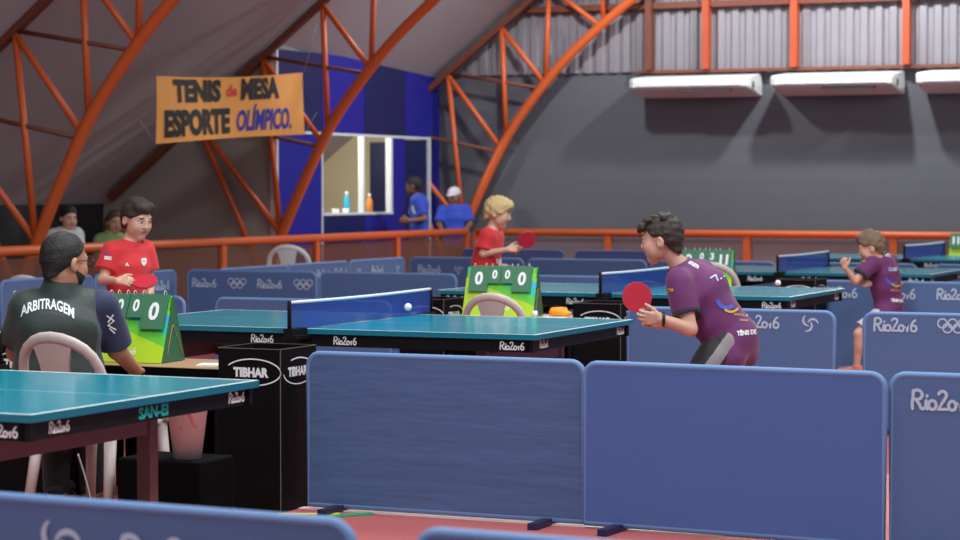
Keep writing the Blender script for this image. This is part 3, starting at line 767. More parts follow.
def chair(L, N, rot, m, label, hz=1.0, wx=1.):
    t = empty('plastic_chair', label, 'chair', (L, N, 0), rot, 'white plastic chairs')     # back at local -Y, faces +Y
    mb = MB(); n = 10; vs = []
    for j in range(n + 1):
        for i in range(n + 1):
            u = i / n - .5; v = j / n - .5; wd = .44 * (1 - .10 * (.5 - v)); vs.append((u * wd, v * .43, .44 * hz - .025 * (1 - (2 * u) ** 2) * (1 - (2 * v) ** 2) + .01 * v))
    q = n + 1; fs = [(j * q + i, j * q + i + 1, (j + 1) * q + i + 1, (j + 1) * q + i) for j in range(n) for i in range(n)]
    mb.add(vs, fs, 0, True); o = mb.build('seat', M[m], t); md = o.modifiers.new('s', 'SOLIDIFY'); md.thickness = .018; md.offset = -1
    # backrest: arch band with a tapered splat, gently curved
    def bk(x, z): return (x, -.21 - .10 * (z - .42) / .42 - .05 * (1 - (x / .24) ** 2), z * hz)
    mb = MB(); A = [(-.225, .44), (-.232, .55), (-.228, .66)] + [(.215 * math.cos(math.radians(a)), .70 + .155 * math.sin(math.radians(a))) for a in range(170, 9, -16)] + [(.228, .66), (.232, .55), (.225, .44)]
    mb.tube([bk(*p) for p in A], .027, 10, flat=((0, 1, 0), .6))
    sp = []; k = 8
    for j in range(k + 1):
        z = .42 + .42 * j / k; hw = .055 + .045 * (j / k) ** 1.5 + (.02 * ((j / k - .8) / .2) if j / k > .8 else 0)
        for i in range(7): sp.append(bk(hw * (i / 3 - 1), z))
    mb.add(sp, [(j * 7 + i, j * 7 + i + 1, (j + 1) * 7 + i + 1, (j + 1) * 7 + i) for j in range(k) for i in range(6)], 0, True)
    sp2 = [(x, y - .012, z) for x, y, z in sp]; mb.add(sp2, [(j * 7 + i, j * 7 + i + 1, (j + 1) * 7 + i + 1, (j + 1) * 7 + i) for j in range(k) for i in range(6)], 0, True)
    mb.build('backrest', M[m], t)
    for s_ in (-1, 1):
        mb = MB(); mb.tube(smooth([(s_ * .228, -.235, .60 * hz), (s_ * .245, -.1, .605 * hz), (s_ * .245, .1, .595 * hz), (s_ * .24, .19, .55 * hz), (s_ * .23, .2, .44 * hz)], 4), .021, 8); mb.build('armrest', M[m], t)
        t.scale = (wx, wx, 1)
        for y0, y1 in ((-.19, -.26), (.19, .22)):
            mb = MB(); mb.tube([(s_ * .2, y0, .43 * hz), (s_ * .235, y1, 0)], [.03, .022], 8); mb.build('leg', M[m], t)
    return t
chair(-5.85, 8.83, math.radians(-4), 'plastic_pink', 'white plastic chair under the seated referee')
chair(-5.76, 13.42, math.radians(2), 'plastic_pink', 'empty white plastic chair in front of the scoreboard behind the middle table', .98, .9)
chair(-5.78, 18.0, math.radians(0), 'plastic_pink', 'empty white plastic chair in front of the scoreboard behind the crouching boy', 1.05, .92)
chair(-11.66, 21.35, math.radians(14), 'plastic_white', 'empty white plastic chair between the left railing and the lettered barriers', 1.06)
chair(-11.8, 16.95, math.radians(0), 'plastic_white', 'white plastic chair at the far left, only its top above the barrier beside the referee', .86)
chair(-12.0, 27.75, math.radians(0), 'plastic_white', 'white plastic chair behind the back railing, beside the blond boy', 1.06)

# bucket on an added plinth, near-black for the darkness under the table, floor tapes, cloth, cable
o = MB().box(-.34, .085, -.15, .15, 0, .33).build('dark_plinth', M['black_cloth'], loc=(-5.19, 8.62, 0), bevel=.01); tag(o, 'added black plinth for the darkness under the far corner of the near table', 'case')
t = empty('bucket', 'white tapered plastic bucket with a red mark, under the corner of the near table', 'bucket', (-5.232, 8.58, .33))
MB().lathe([(.055, .002), (.062, .0), (.098, .29), (.102, .29), (.102, .30), (.092, .30), (.056, .012)], 28).build('body', M['plastic_white'], t)
mb = MB(); strokes_to_mb(mb, [[(-.03, .08), (.035, .085), (-.0, .16)]], .014, lambda x, y: (lambda r, a: (r * math.cos(a), r * math.sin(a), y + .06))(.0635 + (y + .06) * .127, -1.03 + x * 12)); mb.build('printed_mark', M['red_print'], t)
def tape(L0, N0, L1, N1, w, m, lb):
    o = MB().bar((L0, N0, .003), (L1, N1, .003), w, .004).build('floor_tape', M[m]); tag(o, lb, 'floor tape')
tape(-5.13, 9.22, -4.87, 9.34, .05, 'tape_y', 'yellow tape strip on the red floor beside the tall black box')
tape(-4.98, 9.12, -4.74, 9.42, .06, 'tape_g', 'green tape strip on the red floor in front of the wrinkled barrier')
tape(-3.12, 9.12, -3.0, 9.30, .05, 'tape_g', 'small green tape strip below the smooth blue barrier')
b = SDF((-.14, -.1, -.01), (.14, .1, .12), .005)
b.ell((-.02, 0, .03), (.085, .05, .035)); b.ell((.05, .01, .02), (.05, .05, .022)); b.cone((-.07, 0, .05), (.04, .02, .06), .018, .02); b.wrinkle(.004, 60, 2); b.plane((0, 0, 0), (0, 0, -1))
o = b.build('folded_cloth', [M['orange_cloth']]); o.location = (-5.66, 14.06, .666); o.scale = (.8, .8, .8); tag(o, 'orange cloth on the small table behind the middle table', 'cloth')
o = MB().lathe([(.015, 0), (.02, .02), (.016, .045)], 14).build('small_cup', M['white'], loc=(-5.8, 13.95, .66)); tag(o, 'small white cup in front of the orange cloth', 'cup')
o = MB().tube(smooth([(-5.62, 8.3, .36), (-5.58, 8.3, .25), (-5.52, 8.28, .1), (-5.45, 8.25, .008), (-5.2, 8.1, .008)], 6), .004, 6).build('cable', M['cable']); tag(o, 'thin pale cable trailing to the floor under the near table', 'cable')
# bench of the two spectators
t = empty('bench', 'long dark bench behind the left railing, under the two spectators', 'bench', (-13.42, 20.0, 0))
MB().box(-.2, .18, -1.2, 1.0, .40, .44).build('seat', M['black_cloth'], t)
for y in (-1.05, .85): MB().box(-.16, .14, y - .03, y + .03, 0, .40).build('leg', M['black_steel'], t)

# ------------------------------------------------------------------ people
def cam_ray(px, py):
    X = (px - 480) / FPX; U = (270 - py) / FPX; y = math.cos(PITCH) + U * math.sin(PITCH); z = -math.sin(PITCH) + U * math.cos(PITCH)
    return np.array([X / y, 1., z / y])
def nrm(v): v = np.array(v, float); return v / np.linalg.norm(v)

SKIN = {'fair': mat('fair_skin', 'd9a58c', .5, .05, 20), 'tan': mat('tan_skin', 'b98468', .5, .05, 20), 'brown': mat('brown_skin', '7d5440', .5, .05, 20)}
LIP = mat('lips', 'a8605a', .45); BROW = mat('eyebrow', '2b1d16', .8)
def hairmat(n, c): return mat(n, c, .55, .35, 90, bump=.5, bscale=140)
HAIR = {'dark': hairmat('dark_brown_hair', '362a22'), 'black': hairmat('black_hair', '17130f'), 'blond': hairmat('blond_hair', 'd9bd84'), 'light': hairmat('light_brown_hair', '7d6650'), 'brown': hairmat('brown_hair', '4a3527'), 'thin': hairmat('thinning_hair', '3d3029')}
def cloth(n, c, r=.75, v=.06): return mat(n, c, r, v, 12, bump=.12, bscale=25, sheen=.15)
CL = {'red': cloth('red_jersey', 'd42a2e'), 'purple': cloth('purple_jersey', '66255e'), 'purple_d': cloth('dark_cuff', '2b2636'), 'navy': cloth('navy_shirt', '23294a'), 'vest': cloth('dark_green_vest', '27332f', .65, .45),
      'blue': cloth('royal_blue_shirt', '1f3fae'), 'white': cloth('white_shirt', 'd5d8d6'), 'print': cloth('green_print', '7f9a5c', .8, .5), 'black': cloth('black_shorts', '1d1c20'), 'grey': cloth('grey_panel', '8d8688'),
      'cap': cloth('pale_cap', 'c9c4cc'), 'shorts_w': cloth('white_shorts', 'cfcfd2'), 'shoe': mat('dark_shoe', '26283a', .6), 'shoe_p': mat('pink_shoe', 'c87068', .6), 'sole': mat('shoe_sole', 'd8d4d0', .6)}
YEL = mat('yellow_print', 'd6a536', .6); BLU = mat('blue_print', '4a56b4', .6); TAN = mat('tan_print', 'b98a6a', .6)

class Person:
    def __init__(s, d, px, label, cat='person', group=None, name='person'):
        s.d = d; s.X = (px - 480) / FPX * d
        w = Vector((s.X * CY - d * SY, s.X * SY + d * CY, 0))
        s.root = empty(name, label, cat, w, YAW, group); s.J = {}
    def at(s, px, py, dy=0.):          # photo measurement at a depth offset -> metres from the root
        r = cam_ray(px, py) * (s.d + dy); return np.array([r[0] - s.X, dy, r[2] + CAMH])
    def set(s, **k):
        for n, v in k.items(): s.J[n] = s.at(*v)
    def world(s, p): return s.root.matrix_basis @ Vector(p)

def head_prims(F, o, R, sc, ears=True):
    T = lambda *v: o + R @ (np.array(v) * sc); q = lambda r: r * sc
    F.ell(T(0, -.012, .032), np.array((.074, .094, .084)) * sc, R, .02)
    F.cone(T(0, .028, -.02), T(0, .048, -.088), q(.060), q(.032), q(.03))
    F.cone(T(-.03, .03, -.055), T(.03, .03, -.055), q(.036), q(.036), q(.03))
    for x in (-1, 1):
        F.ell(T(x * .034, .054, -.03), np.array((.028, .028, .03)) * sc, R, q(.02))
        F.ell(T(x * .031, .088, .004), np.array((.015, .012, .010)) * sc, R, q(.012), sub=True)
        if ears:
            F.ell(T(x * .077, -.014, -.012), np.array((.011, .019, .030)) * sc, R, q(.008))
            F.ell(T(x * .086, -.006, -.010), np.array((.006, .009, .016)) * sc, R, q(.006), sub=True)
    F.cone(T(-.034, .074, .020), T(.034, .074, .020), q(.012), q(.012), q(.015))
    F.cone(T(0, .083, .010), T(0, .0965, -.026), q(.008), q(.0105), q(.012))
    for x in (-1, 1): F.ell(T(x * .010, .089, -.029), np.array((.007, .009, .006)) * sc, R, q(.008))
    F.cone(T(-.014, .080, -.050), T(.014, .080, -.050), q(.008), q(.008), q(.008))
    F.cone(T(-.012, .078, -.060), T(.012, .078, -.060), q(.008), q(.008), q(.008))

def hand(F, wrist, d, palm, thumb, sc=.9, curl=(.5, .7, .5), spread=1., tcurl=.3):
    """palm of four metacarpals, four unequal fingers of three bent bones, a thumb from the side of the palm"""
    d = nrm(d); palm = nrm(np.array(palm) - d * np.dot(palm, d)); x = np.cross(d, palm)
    if np.dot(x, thumb) < 0: x = -x
    W = np.array(wrist, float); k = .012 * sc
    for off, py, ln in ((.030, .074, .060), (.010, .080, .068), (-.010, .077, .062), (-.028, .068, .048)):
        kn = W + (x * off + d * py) * sc
        F.cone(W + x * off * .55 * sc + d * .008 * sc, kn, .0125 * sc, .0105 * sc, k)
        p = kn; ang = 0.; dd = nrm(d + x * off * 1.5 * spread)
        for fr, cu, r0, r1 in ((.45, curl[0], .0095, .0088), (.30, curl[1], .0088, .008), (.25, curl[2], .008, .0068)):
            ang += cu; v = dd * math.cos(ang) + palm * math.sin(ang); e = p + v * ln * 1.15 * fr * sc
            F.cone(p, e, r0 * sc, r1 * sc, .004 * sc); p = e
    b = W + (x * .024 + d * .018) * sc; v = nrm(x * .75 + d * .75 + palm * .25); m = b + v * .036 * sc; F.cone(b, m, .013 * sc, .0105 * sc, k)
    v2 = nrm(v * (1 - tcurl) + d * .5 + palm * tcurl); e = m + v2 * .028 * sc; F.cone(m, e, .0105 * sc, .009 * sc, .005 * sc)
    v3 = nrm(v2 + palm * tcurl * .8 - x * tcurl * .5); F.cone(e, e + v3 * .022 * sc, .009 * sc, .0075 * sc, .004 * sc)

def frame_from(f, up=(0, 0, 1), roll=0.):
    f = nrm(f); x = nrm(np.cross(f, up)); z = np.cross(x, f)
    R = np.stack([x, f, z], 1)
    if roll: c, s_ = math.cos(roll), math.sin(roll); R = R @ np.array([[c, 0, s_], [0, 1, 0], [-s_, 0, c]])
    return R

def build_person(P, face, skin='fair', hair='dark', g=1., vox=.0055, chest_r=.092, belly_r=.088, hip_r=.092, q=1.3, head_sc=1., hands=(), hair_fn=None, hair_line=(.9, .012), hair_low=-.075, hair_puff=.009,
                 beard=False, roll=0., neck_r=.044, legs=True, ears=True):
    J = P.J; pts = np.array(list(J.values())); lo, hi = pts.min(0) - .24, pts.max(0) + .24
    Rh = frame_from(face, roll=roll); o = J['head']; w = nrm(J['shR'] - J['shL']); wh = nrm(J['hipR'] - J['hipL']) if 'hipR' in J else w
    P.Rh, P.ho, P.hs = Rh, o, head_sc
    def torso(F, e=0., k=.05):
        sm = (J['shL'] + J['shR']) / 2
        F.cone(J['chest'], sm * .75 + J['chest'] * .25, chest_r + e, chest_r * .72 + e, k, w, q)
        F.cone(J['belly'], J['chest'], belly_r + e, chest_r + e, k, w, q)
        F.cone(J['pelvis'], J['belly'], hip_r + e, belly_r + e, k, nrm(w + wh), q)
        F.cone(J['shL'], J['shR'], .046 * g + e, .046 * g + e, k)
        F.cone(sm, J['neck'], .062 * g + e, .048 * g + e, k * .6)
    P.torso = torso
    F = SDF(lo, hi, vox); torso(F)
    for s_ in 'LR':
        F.cone(J['sh' + s_], J['el' + s_], .044 * g, .035 * g, .03); F.cone(J['el' + s_], J['wr' + s_], .035 * g, .024 * g, .015)
        if legs and 'kn' + s_ in J:
            F.cone(J['hip' + s_], J['kn' + s_], .078 * g, .050 * g, .03); F.cone(J['kn' + s_], J['an' + s_], .049 * g, .032 * g, .02)
            F.ell(J['kn' + s_] * .72 + J['an' + s_] * .28 + nrm(np.array(face) * [1, 1, 0]) * -.012, np.array((.045, .045, .09)) * g, k=.03)
            ft = nrm(np.array(P.foot if hasattr(P, 'foot') else face) * [1, 1, 0]); F.cone(J['an' + s_] - [0, 0, .02], J['an' + s_] + ft * .13 * g + [0, 0, -.04], .032 * g, .026 * g, .02)
    F.cone(J['neck'], o + Rh @ (np.array((0, -.02, -.05)) * head_sc), neck_r, neck_r * .97, .02)
    head_prims(F, o, Rh, head_sc, ears)
    for h in hands: hand(F, *h[:4], **h[4])
    def paint(c):
        l = ((c - o) @ Rh) / head_sc; x, y, z = np.abs(l[:, 0]), l[:, 1], l[:, 2]; m = np.zeros(len(c))
        m[(x < .021) & (y > .076) & (np.abs(z + .055) < .007)] = 1
        m[(np.abs(z - .029 + x * .08) < .0042) & (x > .013) & (x < .045) & (y > .05)] = 2
        if beard: m[(z < -.028 - .5 * np.clip(y, 0, 1)) & (z > -.124) & (y > (-z - .035) * .55 - .004) & ~((x < .021) & (np.abs(z + .054) < .008)) & ((z < -.05) | (x > .04) | ((np.abs(z + .042) < .005)))] = 2
        return m
    body = F.build('body', [SKIN[skin], LIP, BROW if not beard else HAIR['black']], P.root, paint)
    # eyes
    for x in (-1, 1):
        bm = bmesh.new(); bmesh.ops.create_uvsphere(bm, u_segments=14, v_segments=10, radius=.0108 * head_sc)
        me = bpy.data.meshes.new('eye'); bm.to_mesh(me); bm.free(); me.materials.append(M['eye_white']); me.materials.append(M['iris'])
        for p in me.polygons: p.use_smooth = True; p.material_index = 1 if p.normal.y > .86 else 0
        e = bpy.data.objects.new('eye', me); link(e, P.root); mt = Matrix(Rh.tolist()).to_4x4(); mt.translation = Vector(o + Rh @ (np.array((x * .031, .0748, .003)) * head_sc)); e.matrix_basis = mt
    # hair
    if hair:
        H = SDF(o - .2 * head_sc, o + .22 * head_sc, min(vox, .005)); T = lambda *v: o + Rh @ (np.array(v) * head_sc)
        pf = hair_puff
        H.ell(T(0, -.012, .034), (np.array((.074, .094, .084)) + pf) * head_sc, Rh, .01)
        H.cone(T(0, -.045, -.01), T(0, -.05, -.05), (.062 + pf * .5) * head_sc, (.048 + pf * .5) * head_sc, .02)
        n = Rh @ np.array((0, 1, -hair_line[0])); H.plane(T(0, hair_line[1], 0), n, .012); H.plane(T(0, 0, hair_low), Rh @ np.array((0, .3, -1)), .008)
        for x in (-1, 1): H.ell(T(x * .082, .004, -.016), np.array((.026, .030, .034)) * head_sc, Rh, .008, sub=True)
        if hair_fn: hair_fn(H, T, Rh, head_sc)
        def thin(c):
            l = ((c - o) @ Rh) / head_sc; return ((l[:, 0] ** 2 / .0014 + (l[:, 1] + .035) ** 2 / .0020 < 1) & (l[:, 2] > .05)).astype(int)
        P.hair = H.build('hair', [HAIR[hair], HAIR['thin']], P.root, thin if beard else None)
    return body

def garment(P, name, mats, parts, e=.013, wr=.003, fr=26, seed=1, vox=.0055, planes=(), paint=None, label=None, neck=True, collar=.012):
    J = P.J; pts = np.array(list(J.values())); F = SDF(pts.min(0) - .24, pts.max(0) + .24, vox)
    for p in parts:
        if p[0] == 'torso': P.torso(F, e)
        elif p[0] == 'cone': F.cone(*p[1:5], **p[5])
    if neck:
        nd = nrm(P.ho - J['neck'])
        F.cone(J['neck'] + nd * collar, J['neck'] + nd * (collar + .13), .085, .12, .004, sub=True, cut0=True)
    for pl in planes: F.plane(*pl)
    if wr: F.wrinkle(wr, fr, seed)
    return F.build(name, mats, P.root, paint, label)

def sleeve(P, s_, frac, r0, r1, k=.03):
    J = P.J; a, b = J['sh' + s_], J['el' + s_]; return ('cone', a, a + (b - a) * frac, r0, r1, dict(k=k, cut=True))
def shorts(P, m, frac=.62, r=.098, r1=.095, waist=.112, name='shorts', stripe=None):
    J = P.J; parts = [('cone', J['pelvis'] + [0, 0, -.02], J['pelvis'] * .6 + J['belly'] * .4, waist, waist - .007, dict(k=.03, w=nrm(J['hipR'] - J['hipL']), q=1.25))]
    for s_ in 'LR':
        a, b = J['hip' + s_], J['kn' + s_]; parts.append(('cone', a, a + (b - a) * frac, r, r1, dict(k=.02, cut=True)))
    return garment(P, name, m if isinstance(m, list) else [m], parts, wr=.004, fr=30, seed=5, neck=False, paint=stripe)
def shoes(P, m, f=None, sc=1.):
    for s_ in 'LR':
        a = P.J['an' + s_]; ft = nrm(np.array(f) * [1, 1, 0]); F = SDF(a - .26, a + .26, .007); g0 = a[2]
        F.cone([a[0] - ft[0] * .04, a[1] - ft[1] * .04, .045], [a[0] + ft[0] * .14 * sc, a[1] + ft[1] * .14 * sc, .038], .042, .036, .02, w=np.cross(ft, [0, 0, 1]), q=1.1)
        F.cone([a[0], a[1], .05], [a[0], a[1], .095], .042, .042, .02, cut=True); F.plane((0, 0, .004), (0, 0, -1))
        F.build('shoe', [m, CL['sole']], P.root, lambda c: (c[:, 2] < .028).astype(int))

def bvh_of(o):
    dg = bpy.context.evaluated_depsgraph_get(); return BVHTree.FromObject(o, dg)
def decal(P, o, mb_fn, px, py, m, dy=-1.5, ang=0., name='print', off=.004):
    """print on cloth: each point is carried along the view line onto the cloth itself"""
    tree = bvh_of(o); c, s_ = math.cos(ang), math.sin(ang); sc = P.d / FPX
    c0 = P.at(px, py, 0); eye = np.array([-P.X, -P.d, CAMH])
    def tf(x, y):
        p = c0 + np.array([(x * c - y * s_), 0, (x * s_ + y * c)]); dr = nrm(p - eye); hit = tree.ray_cast(Vector(eye), Vector(dr))
        if hit[0] is None: return Vector(p)
        return hit[0] - Vector(dr) * off
    mb = mb_fn(tf); mb2 = mb
    return mb2.build(name, m, o)
def t_fn(s, W, H, bold=.03, curve=0.):
    return lambda tf: text_mb(s, W, H, lambda x, y: tf(x, y - curve * (2 * x / W) ** 2), bold)
def s_fn(polys, w): return lambda tf: (lambda mb: (strokes_to_mb(mb, polys, w, tf), mb)[1])(MB())

def paddle(P, center, blade_dir, face_n, label, r=.078, sc=1., red_front=True):
    c = P.world(center); Rz = Matrix.Rotation(YAW, 3, 'Z'); u = Rz @ Vector(nrm(blade_dir)); n = Rz @ Vector(nrm(face_n)); n = (n - u * n.dot(u)).normalized(); x = u.cross(n)
    t = empty('table_tennis_paddle', label, 'paddle'); mt = Matrix((x, n, u)).transposed().to_4x4(); mt.translation = c; t.matrix_basis = mt
    def disc(y0, y1, rr): 
        p = [(rr * math.cos(a) * .97, max(-rr * .92, rr * math.sin(a))) for a in [2 * PI * k / 36 for k in range(36)]]; return MB().prism(p, 'y', y0, y1)
    disc(-.003, .003, r).build('blade', M['handle'], t)
    disc(.003, .0065, r * .985).build('rubber', M['rubber_red' if red_front else 'rubber_black'], t, label='red rubber')
    disc(-.0065, -.003, r * .985).build('rubber', M['rubber_black' if red_front else 'rubber_red'], t, label='black rubber')
    MB().tube([(0, 0, -r * .8), (0, 0, -r - .03), (0, 0, -r - .085)], [.011, .012, .014], 10, flat=((0, 1, 0), .8)).build('handle', M['handle'], t)
    return t

# --- crouching boy in purple
P = Person(11.6, 715, 'boy in a purple jersey crouching with a red paddle at the middle table')
P.set(head=(661, 239.5), neck=(680, 266), shL=(680, 283, -.13), shR=(699, 272, .12), elL=(690, 329, -.19), wrL=(661, 319, -.24), elR=(690, 322, .05), wrR=(660, 324, -.10),
      chest=(701, 290), belly=(716, 318), pelvis=(731, 338), hipL=(724, 346, -.085), hipR=(738, 343, .085), knL=(688, 396, -.16), knR=(698, 392, .17), anL=(722, 468, -.2), anR=(738, 462, .22))
P.foot = (-.9, .4, 0)
def curly(H, T, R, sc):
    rs = np.random.RandomState(4)
    for i in range(90):
        a = rs.uniform(-1.1, 1.1); b = rs.uniform(-.55, 1.25)
        p = (.072 * math.sin(a), -.01 + .098 * math.sin(b) * math.cos(a * .5), .04 + .080 * math.cos(b) * math.cos(a * .6)); H.ell(T(*p), np.full(3, rs.uniform(.010, .017)) * sc, R, .006)
    for i in range(9):
        x = -.045 + .09 * i / 8; H.ell(T(x, .085 + .012 * math.sin(i * 2.1), .066 + .008 * math.cos(i * 3)), np.full(3, .016) * sc, R, .008)
    H.wrinkle(.0025, 150, 3)
body = build_person(P, (-.93, .30, -.10), 'fair', 'dark', g=1.06, vox=.0045, chest_r=.105, belly_r=.108, hip_r=.112, q=1.18, head_sc=1.04, hair_line=(1.15, .002), hair_puff=.012, hair_low=-.085, hair_fn=curly, roll=-.02,
    hands=[(P.J['wrL'], (-.97, -.08, .05), (.1, .95, .2), (0, -.2, 1), dict(sc=.95, curl=(.45, .75, .6), tcurl=.15)),
           (P.J['wrR'], (-.9, -.1, .25), (-.1, -.9, .1), (0, .1, 1), dict(sc=.92, curl=(.9, .9, .7)))])
J = P.J; td = nrm(J['belly'] - J['chest'])
hem = J['pelvis'] + nrm(J['pelvis'] - J['chest']) * .105
def pur_paint(c):
    m = np.zeros(len(c))
    for s_ in 'LR':
        a, b = J['sh' + s_], J['el' + s_]; ax = b - a; L = np.linalg.norm(ax); t = (c - a) @ ax / L; r = np.linalg.norm((c - a) - np.outer(t, ax / L), axis=1)
        m[(t > .60 * L) & (t < .8 * L) & (r < .083)] = 1
    return m
sh = garment(P, 'jersey', [CL['purple'], CL['purple_d']], [('torso',), ('cone', J['pelvis'], J['hipL'] + [0, 0, -.05], .120, .112, dict(k=.04)), ('cone', J['pelvis'], J['hipR'] + [0, 0, -.05], .120, .112, dict(k=.04)), sleeve(P, 'L', .70, .068, .074), sleeve(P, 'R', .70, .068, .074)], e=.016, wr=.005, fr=30, seed=3, vox=.0045,
             planes=[(P.at(705, 361, 0), (-.35, 0, -.93), .004)], paint=pur_paint)
def stripe(c):
    t = nrm(J['knL'] - J['hipL']); l = (c - J['hipL']) @ np.cross(t, (0, 1, 0)); return ((np.abs(l + .005) < .03) & (c[:, 1] < J['hipL'][1])).astype(int)
shorts(P, [CL['black'], CL['grey']], .6, .098, .098, stripe=stripe)
shoes(P, CL['shoe'], (-.9, .4, 0))
MB().tube([J['wrL'] + np.array((.012 + .030 * 0, .031 * math.cos(a), .033 * math.sin(a))) for a in [2 * PI * k / 14 for k in range(14)]], .007, 8, closed=True).build('wristwatch', M['strap'], P.root)
for args in [(t_fn('TÊNIS DE', .10, .032, .05), 747, 335, M['white'], 0, .10), (t_fn('CTM', .045, .018, .04), 669, 292, YEL, 0, .1), (s_fn([arc(0, 0, .05, 200, 300, 10)], .022), 727, 298, BLU, 0, 0.), (s_fn([arc(0, 0, .045, 230, 320, 8)], .012), 731, 303, YEL, 0, 0.),
             (t_fn('MOGI', .07, .014, .05), 741, 316, TAN, 0, -.1), (t_fn('SEME', .045, .01, .05), 744, 321, TAN, 0, -.1), (t_fn('ATLETA', .06, .018, .05), 693, 266, M['white'], 0, -.5), (s_fn([[(-.02, -.01), (.0, .012), (.02, -.012)], [(.03, .0), (.045, .02)]], .008), 715, 277, M['offwhite'], 0, -.3)]:
    decal(P, sh, *args[:4], ang=args[5])
paddle(P, P.at(637, 297, -.165), (-.42, -.02, .9), (.12, -1, -.05), 'red paddle held up in front of the crouching boy')

# --- dark-haired boy in red
P = Person(14.2, 128, 'dark-haired boy in a red jersey standing at the left end of the middle table')
P.set(head=(137, 219), neck=(130, 243), shL=(144, 250, .10), shR=(112, 251, -.08), elR=(103, 280, -.13), wrR=(117.5, 281, -.25), elL=(150, 281, .12), wrL=(150, 304, .04),
      chest=(128, 266), belly=(127, 288), pelvis=(127, 308), hipL=(134, 318, .08), hipR=(121, 319, -.08), knL=(136, 368, .1), knR=(121, 370, -.1), anL=(135, 418, .12), anR=(119, 422, -.12))
def tidy(H, T, R, sc):
    H.ell(T(0, .05, .085), np.array((.066, .045, .034)) * sc, R, .02); H.wrinkle(.002, 110, 5)
build_person(P, (.70, -.66, -.26), 'fair', 'dark', g=.92, head_sc=1.08, hair_fn=tidy, hair_line=(1.2, .018), hair_puff=.013, chest_r=.088, belly_r=.082, hip_r=.088,
    hands=[(P.J['wrR'], (.9, -.2, .02), (0, .8, -.5), (.1, -.1, .9), dict(sc=.9, curl=(.9, 1.0, .7))), (P.J['wrL'], (.1, 0, -1), (-.7, 0, 0), (.2, -.8, 0), dict(sc=.85))])
J = P.J
sh = garment(P, 'jersey', [CL['red']], [('torso',), sleeve(P, 'L', .66, .062, .068), sleeve(P, 'R', .66, .062, .068)], e=.016, wr=.005, seed=8, planes=[((0, 0, P.J['pelvis'][2] - .06), (0, 0, -1), .004)])
shorts(P, CL['black']); shoes(P, CL['shoe'], (.8, -.5, 0))
decal(P, sh, s_fn([[(-.02, 0), (.02, 0)], [(-.02, -.012), (.02, -.012)]], .008), 108, 257, M['white'], ang=-.1); decal(P, sh, s_fn([[(-.016, .008), (.004, .008)]], .012), 108, 254, BLU)
decal(P, sh, s_fn([[(-.012, .02), (.012, .02), (.012, -.005), (0, -.02), (-.012, -.005), (-.012, .02)], [(0, .018), (0, -.016)]], .007), 144, 262, M['white']); decal(P, sh, s_fn([[(-.008, -.008), (0, .008), (.008, -.008)]], .007), 127, 264.5, M['white'])
paddle(P, P.at(145, 281.5, -.25), (.97, -.10, -.03), (-.12, -.5, .85), 'red paddle held flat by the dark-haired boy in red')

# --- blond boy in red
P = Person(19.0, 491, 'blond boy in a red shirt playing behind the scoreboard of the second table')
P.set(head=(498.5, 213), neck=(492, 230), shL=(497, 235, .12), shR=(488, 237, -.12), elR=(483, 254, -.15), wrR=(508, 249.5, -.22), elL=(494, 254, .12), wrL=(500, 266, .05),
      chest=(489, 246), belly=(486, 260), pelvis=(485, 274), hipL=(487, 281, .08), hipR=(484, 281, -.08), knL=(494, 318, .12), knR=(489, 320, -.12), anL=(489, 358, .14), anR=(481, 361, -.14))
def mop(H, T, R, sc):
    H.ell(T(0, .045, .075), np.array((.075, .06, .045)) * sc, R, .02)
    for x in (-1, 1): H.ell(T(x * .066, .0, .03), np.array((.022, .055, .045)) * sc, R, .015)
    H.wrinkle(.003, 110, 6)
build_person(P, (.96, -.22, -.22), 'fair', 'blond', g=.95, vox=.0065, head_sc=1.10, hair_fn=mop, hair_line=(1.5, .02), hair_puff=.016,
    hands=[(P.J['wrR'], (.9, -.05, .12), (0, .8, -.3), (0, -.1, .9), dict(sc=.95, curl=(.8, .9, .7))), (P.J['wrL'], (.7, -.1, -.7), (0, -.8, .1), (0, 0, 1), dict(sc=.9))])
sh = garment(P, 'shirt', [CL['red']], [('torso',), sleeve(P, 'L', .75, .064, .07), sleeve(P, 'R', .75, .064, .07)], e=.018, wr=.005, seed=9, vox=.0065, planes=[((0, 0, P.J['pelvis'][2] - .05), (0, 0, -1), .004)])
shorts(P, CL['black']); shoes(P, CL['shoe'], (.9, -.2, 0))
decal(P, sh, s_fn([[(-.012, .02), (.012, .02), (.012, -.005), (0, -.02), (-.012, -.005), (-.012, .02)]], .016), 499, 262, M['white'])
paddle(P, P.at(526.5, 240, -.26), (.55, -.2, .75), (.45, -1, -.05), 'red paddle held out by the blond boy')

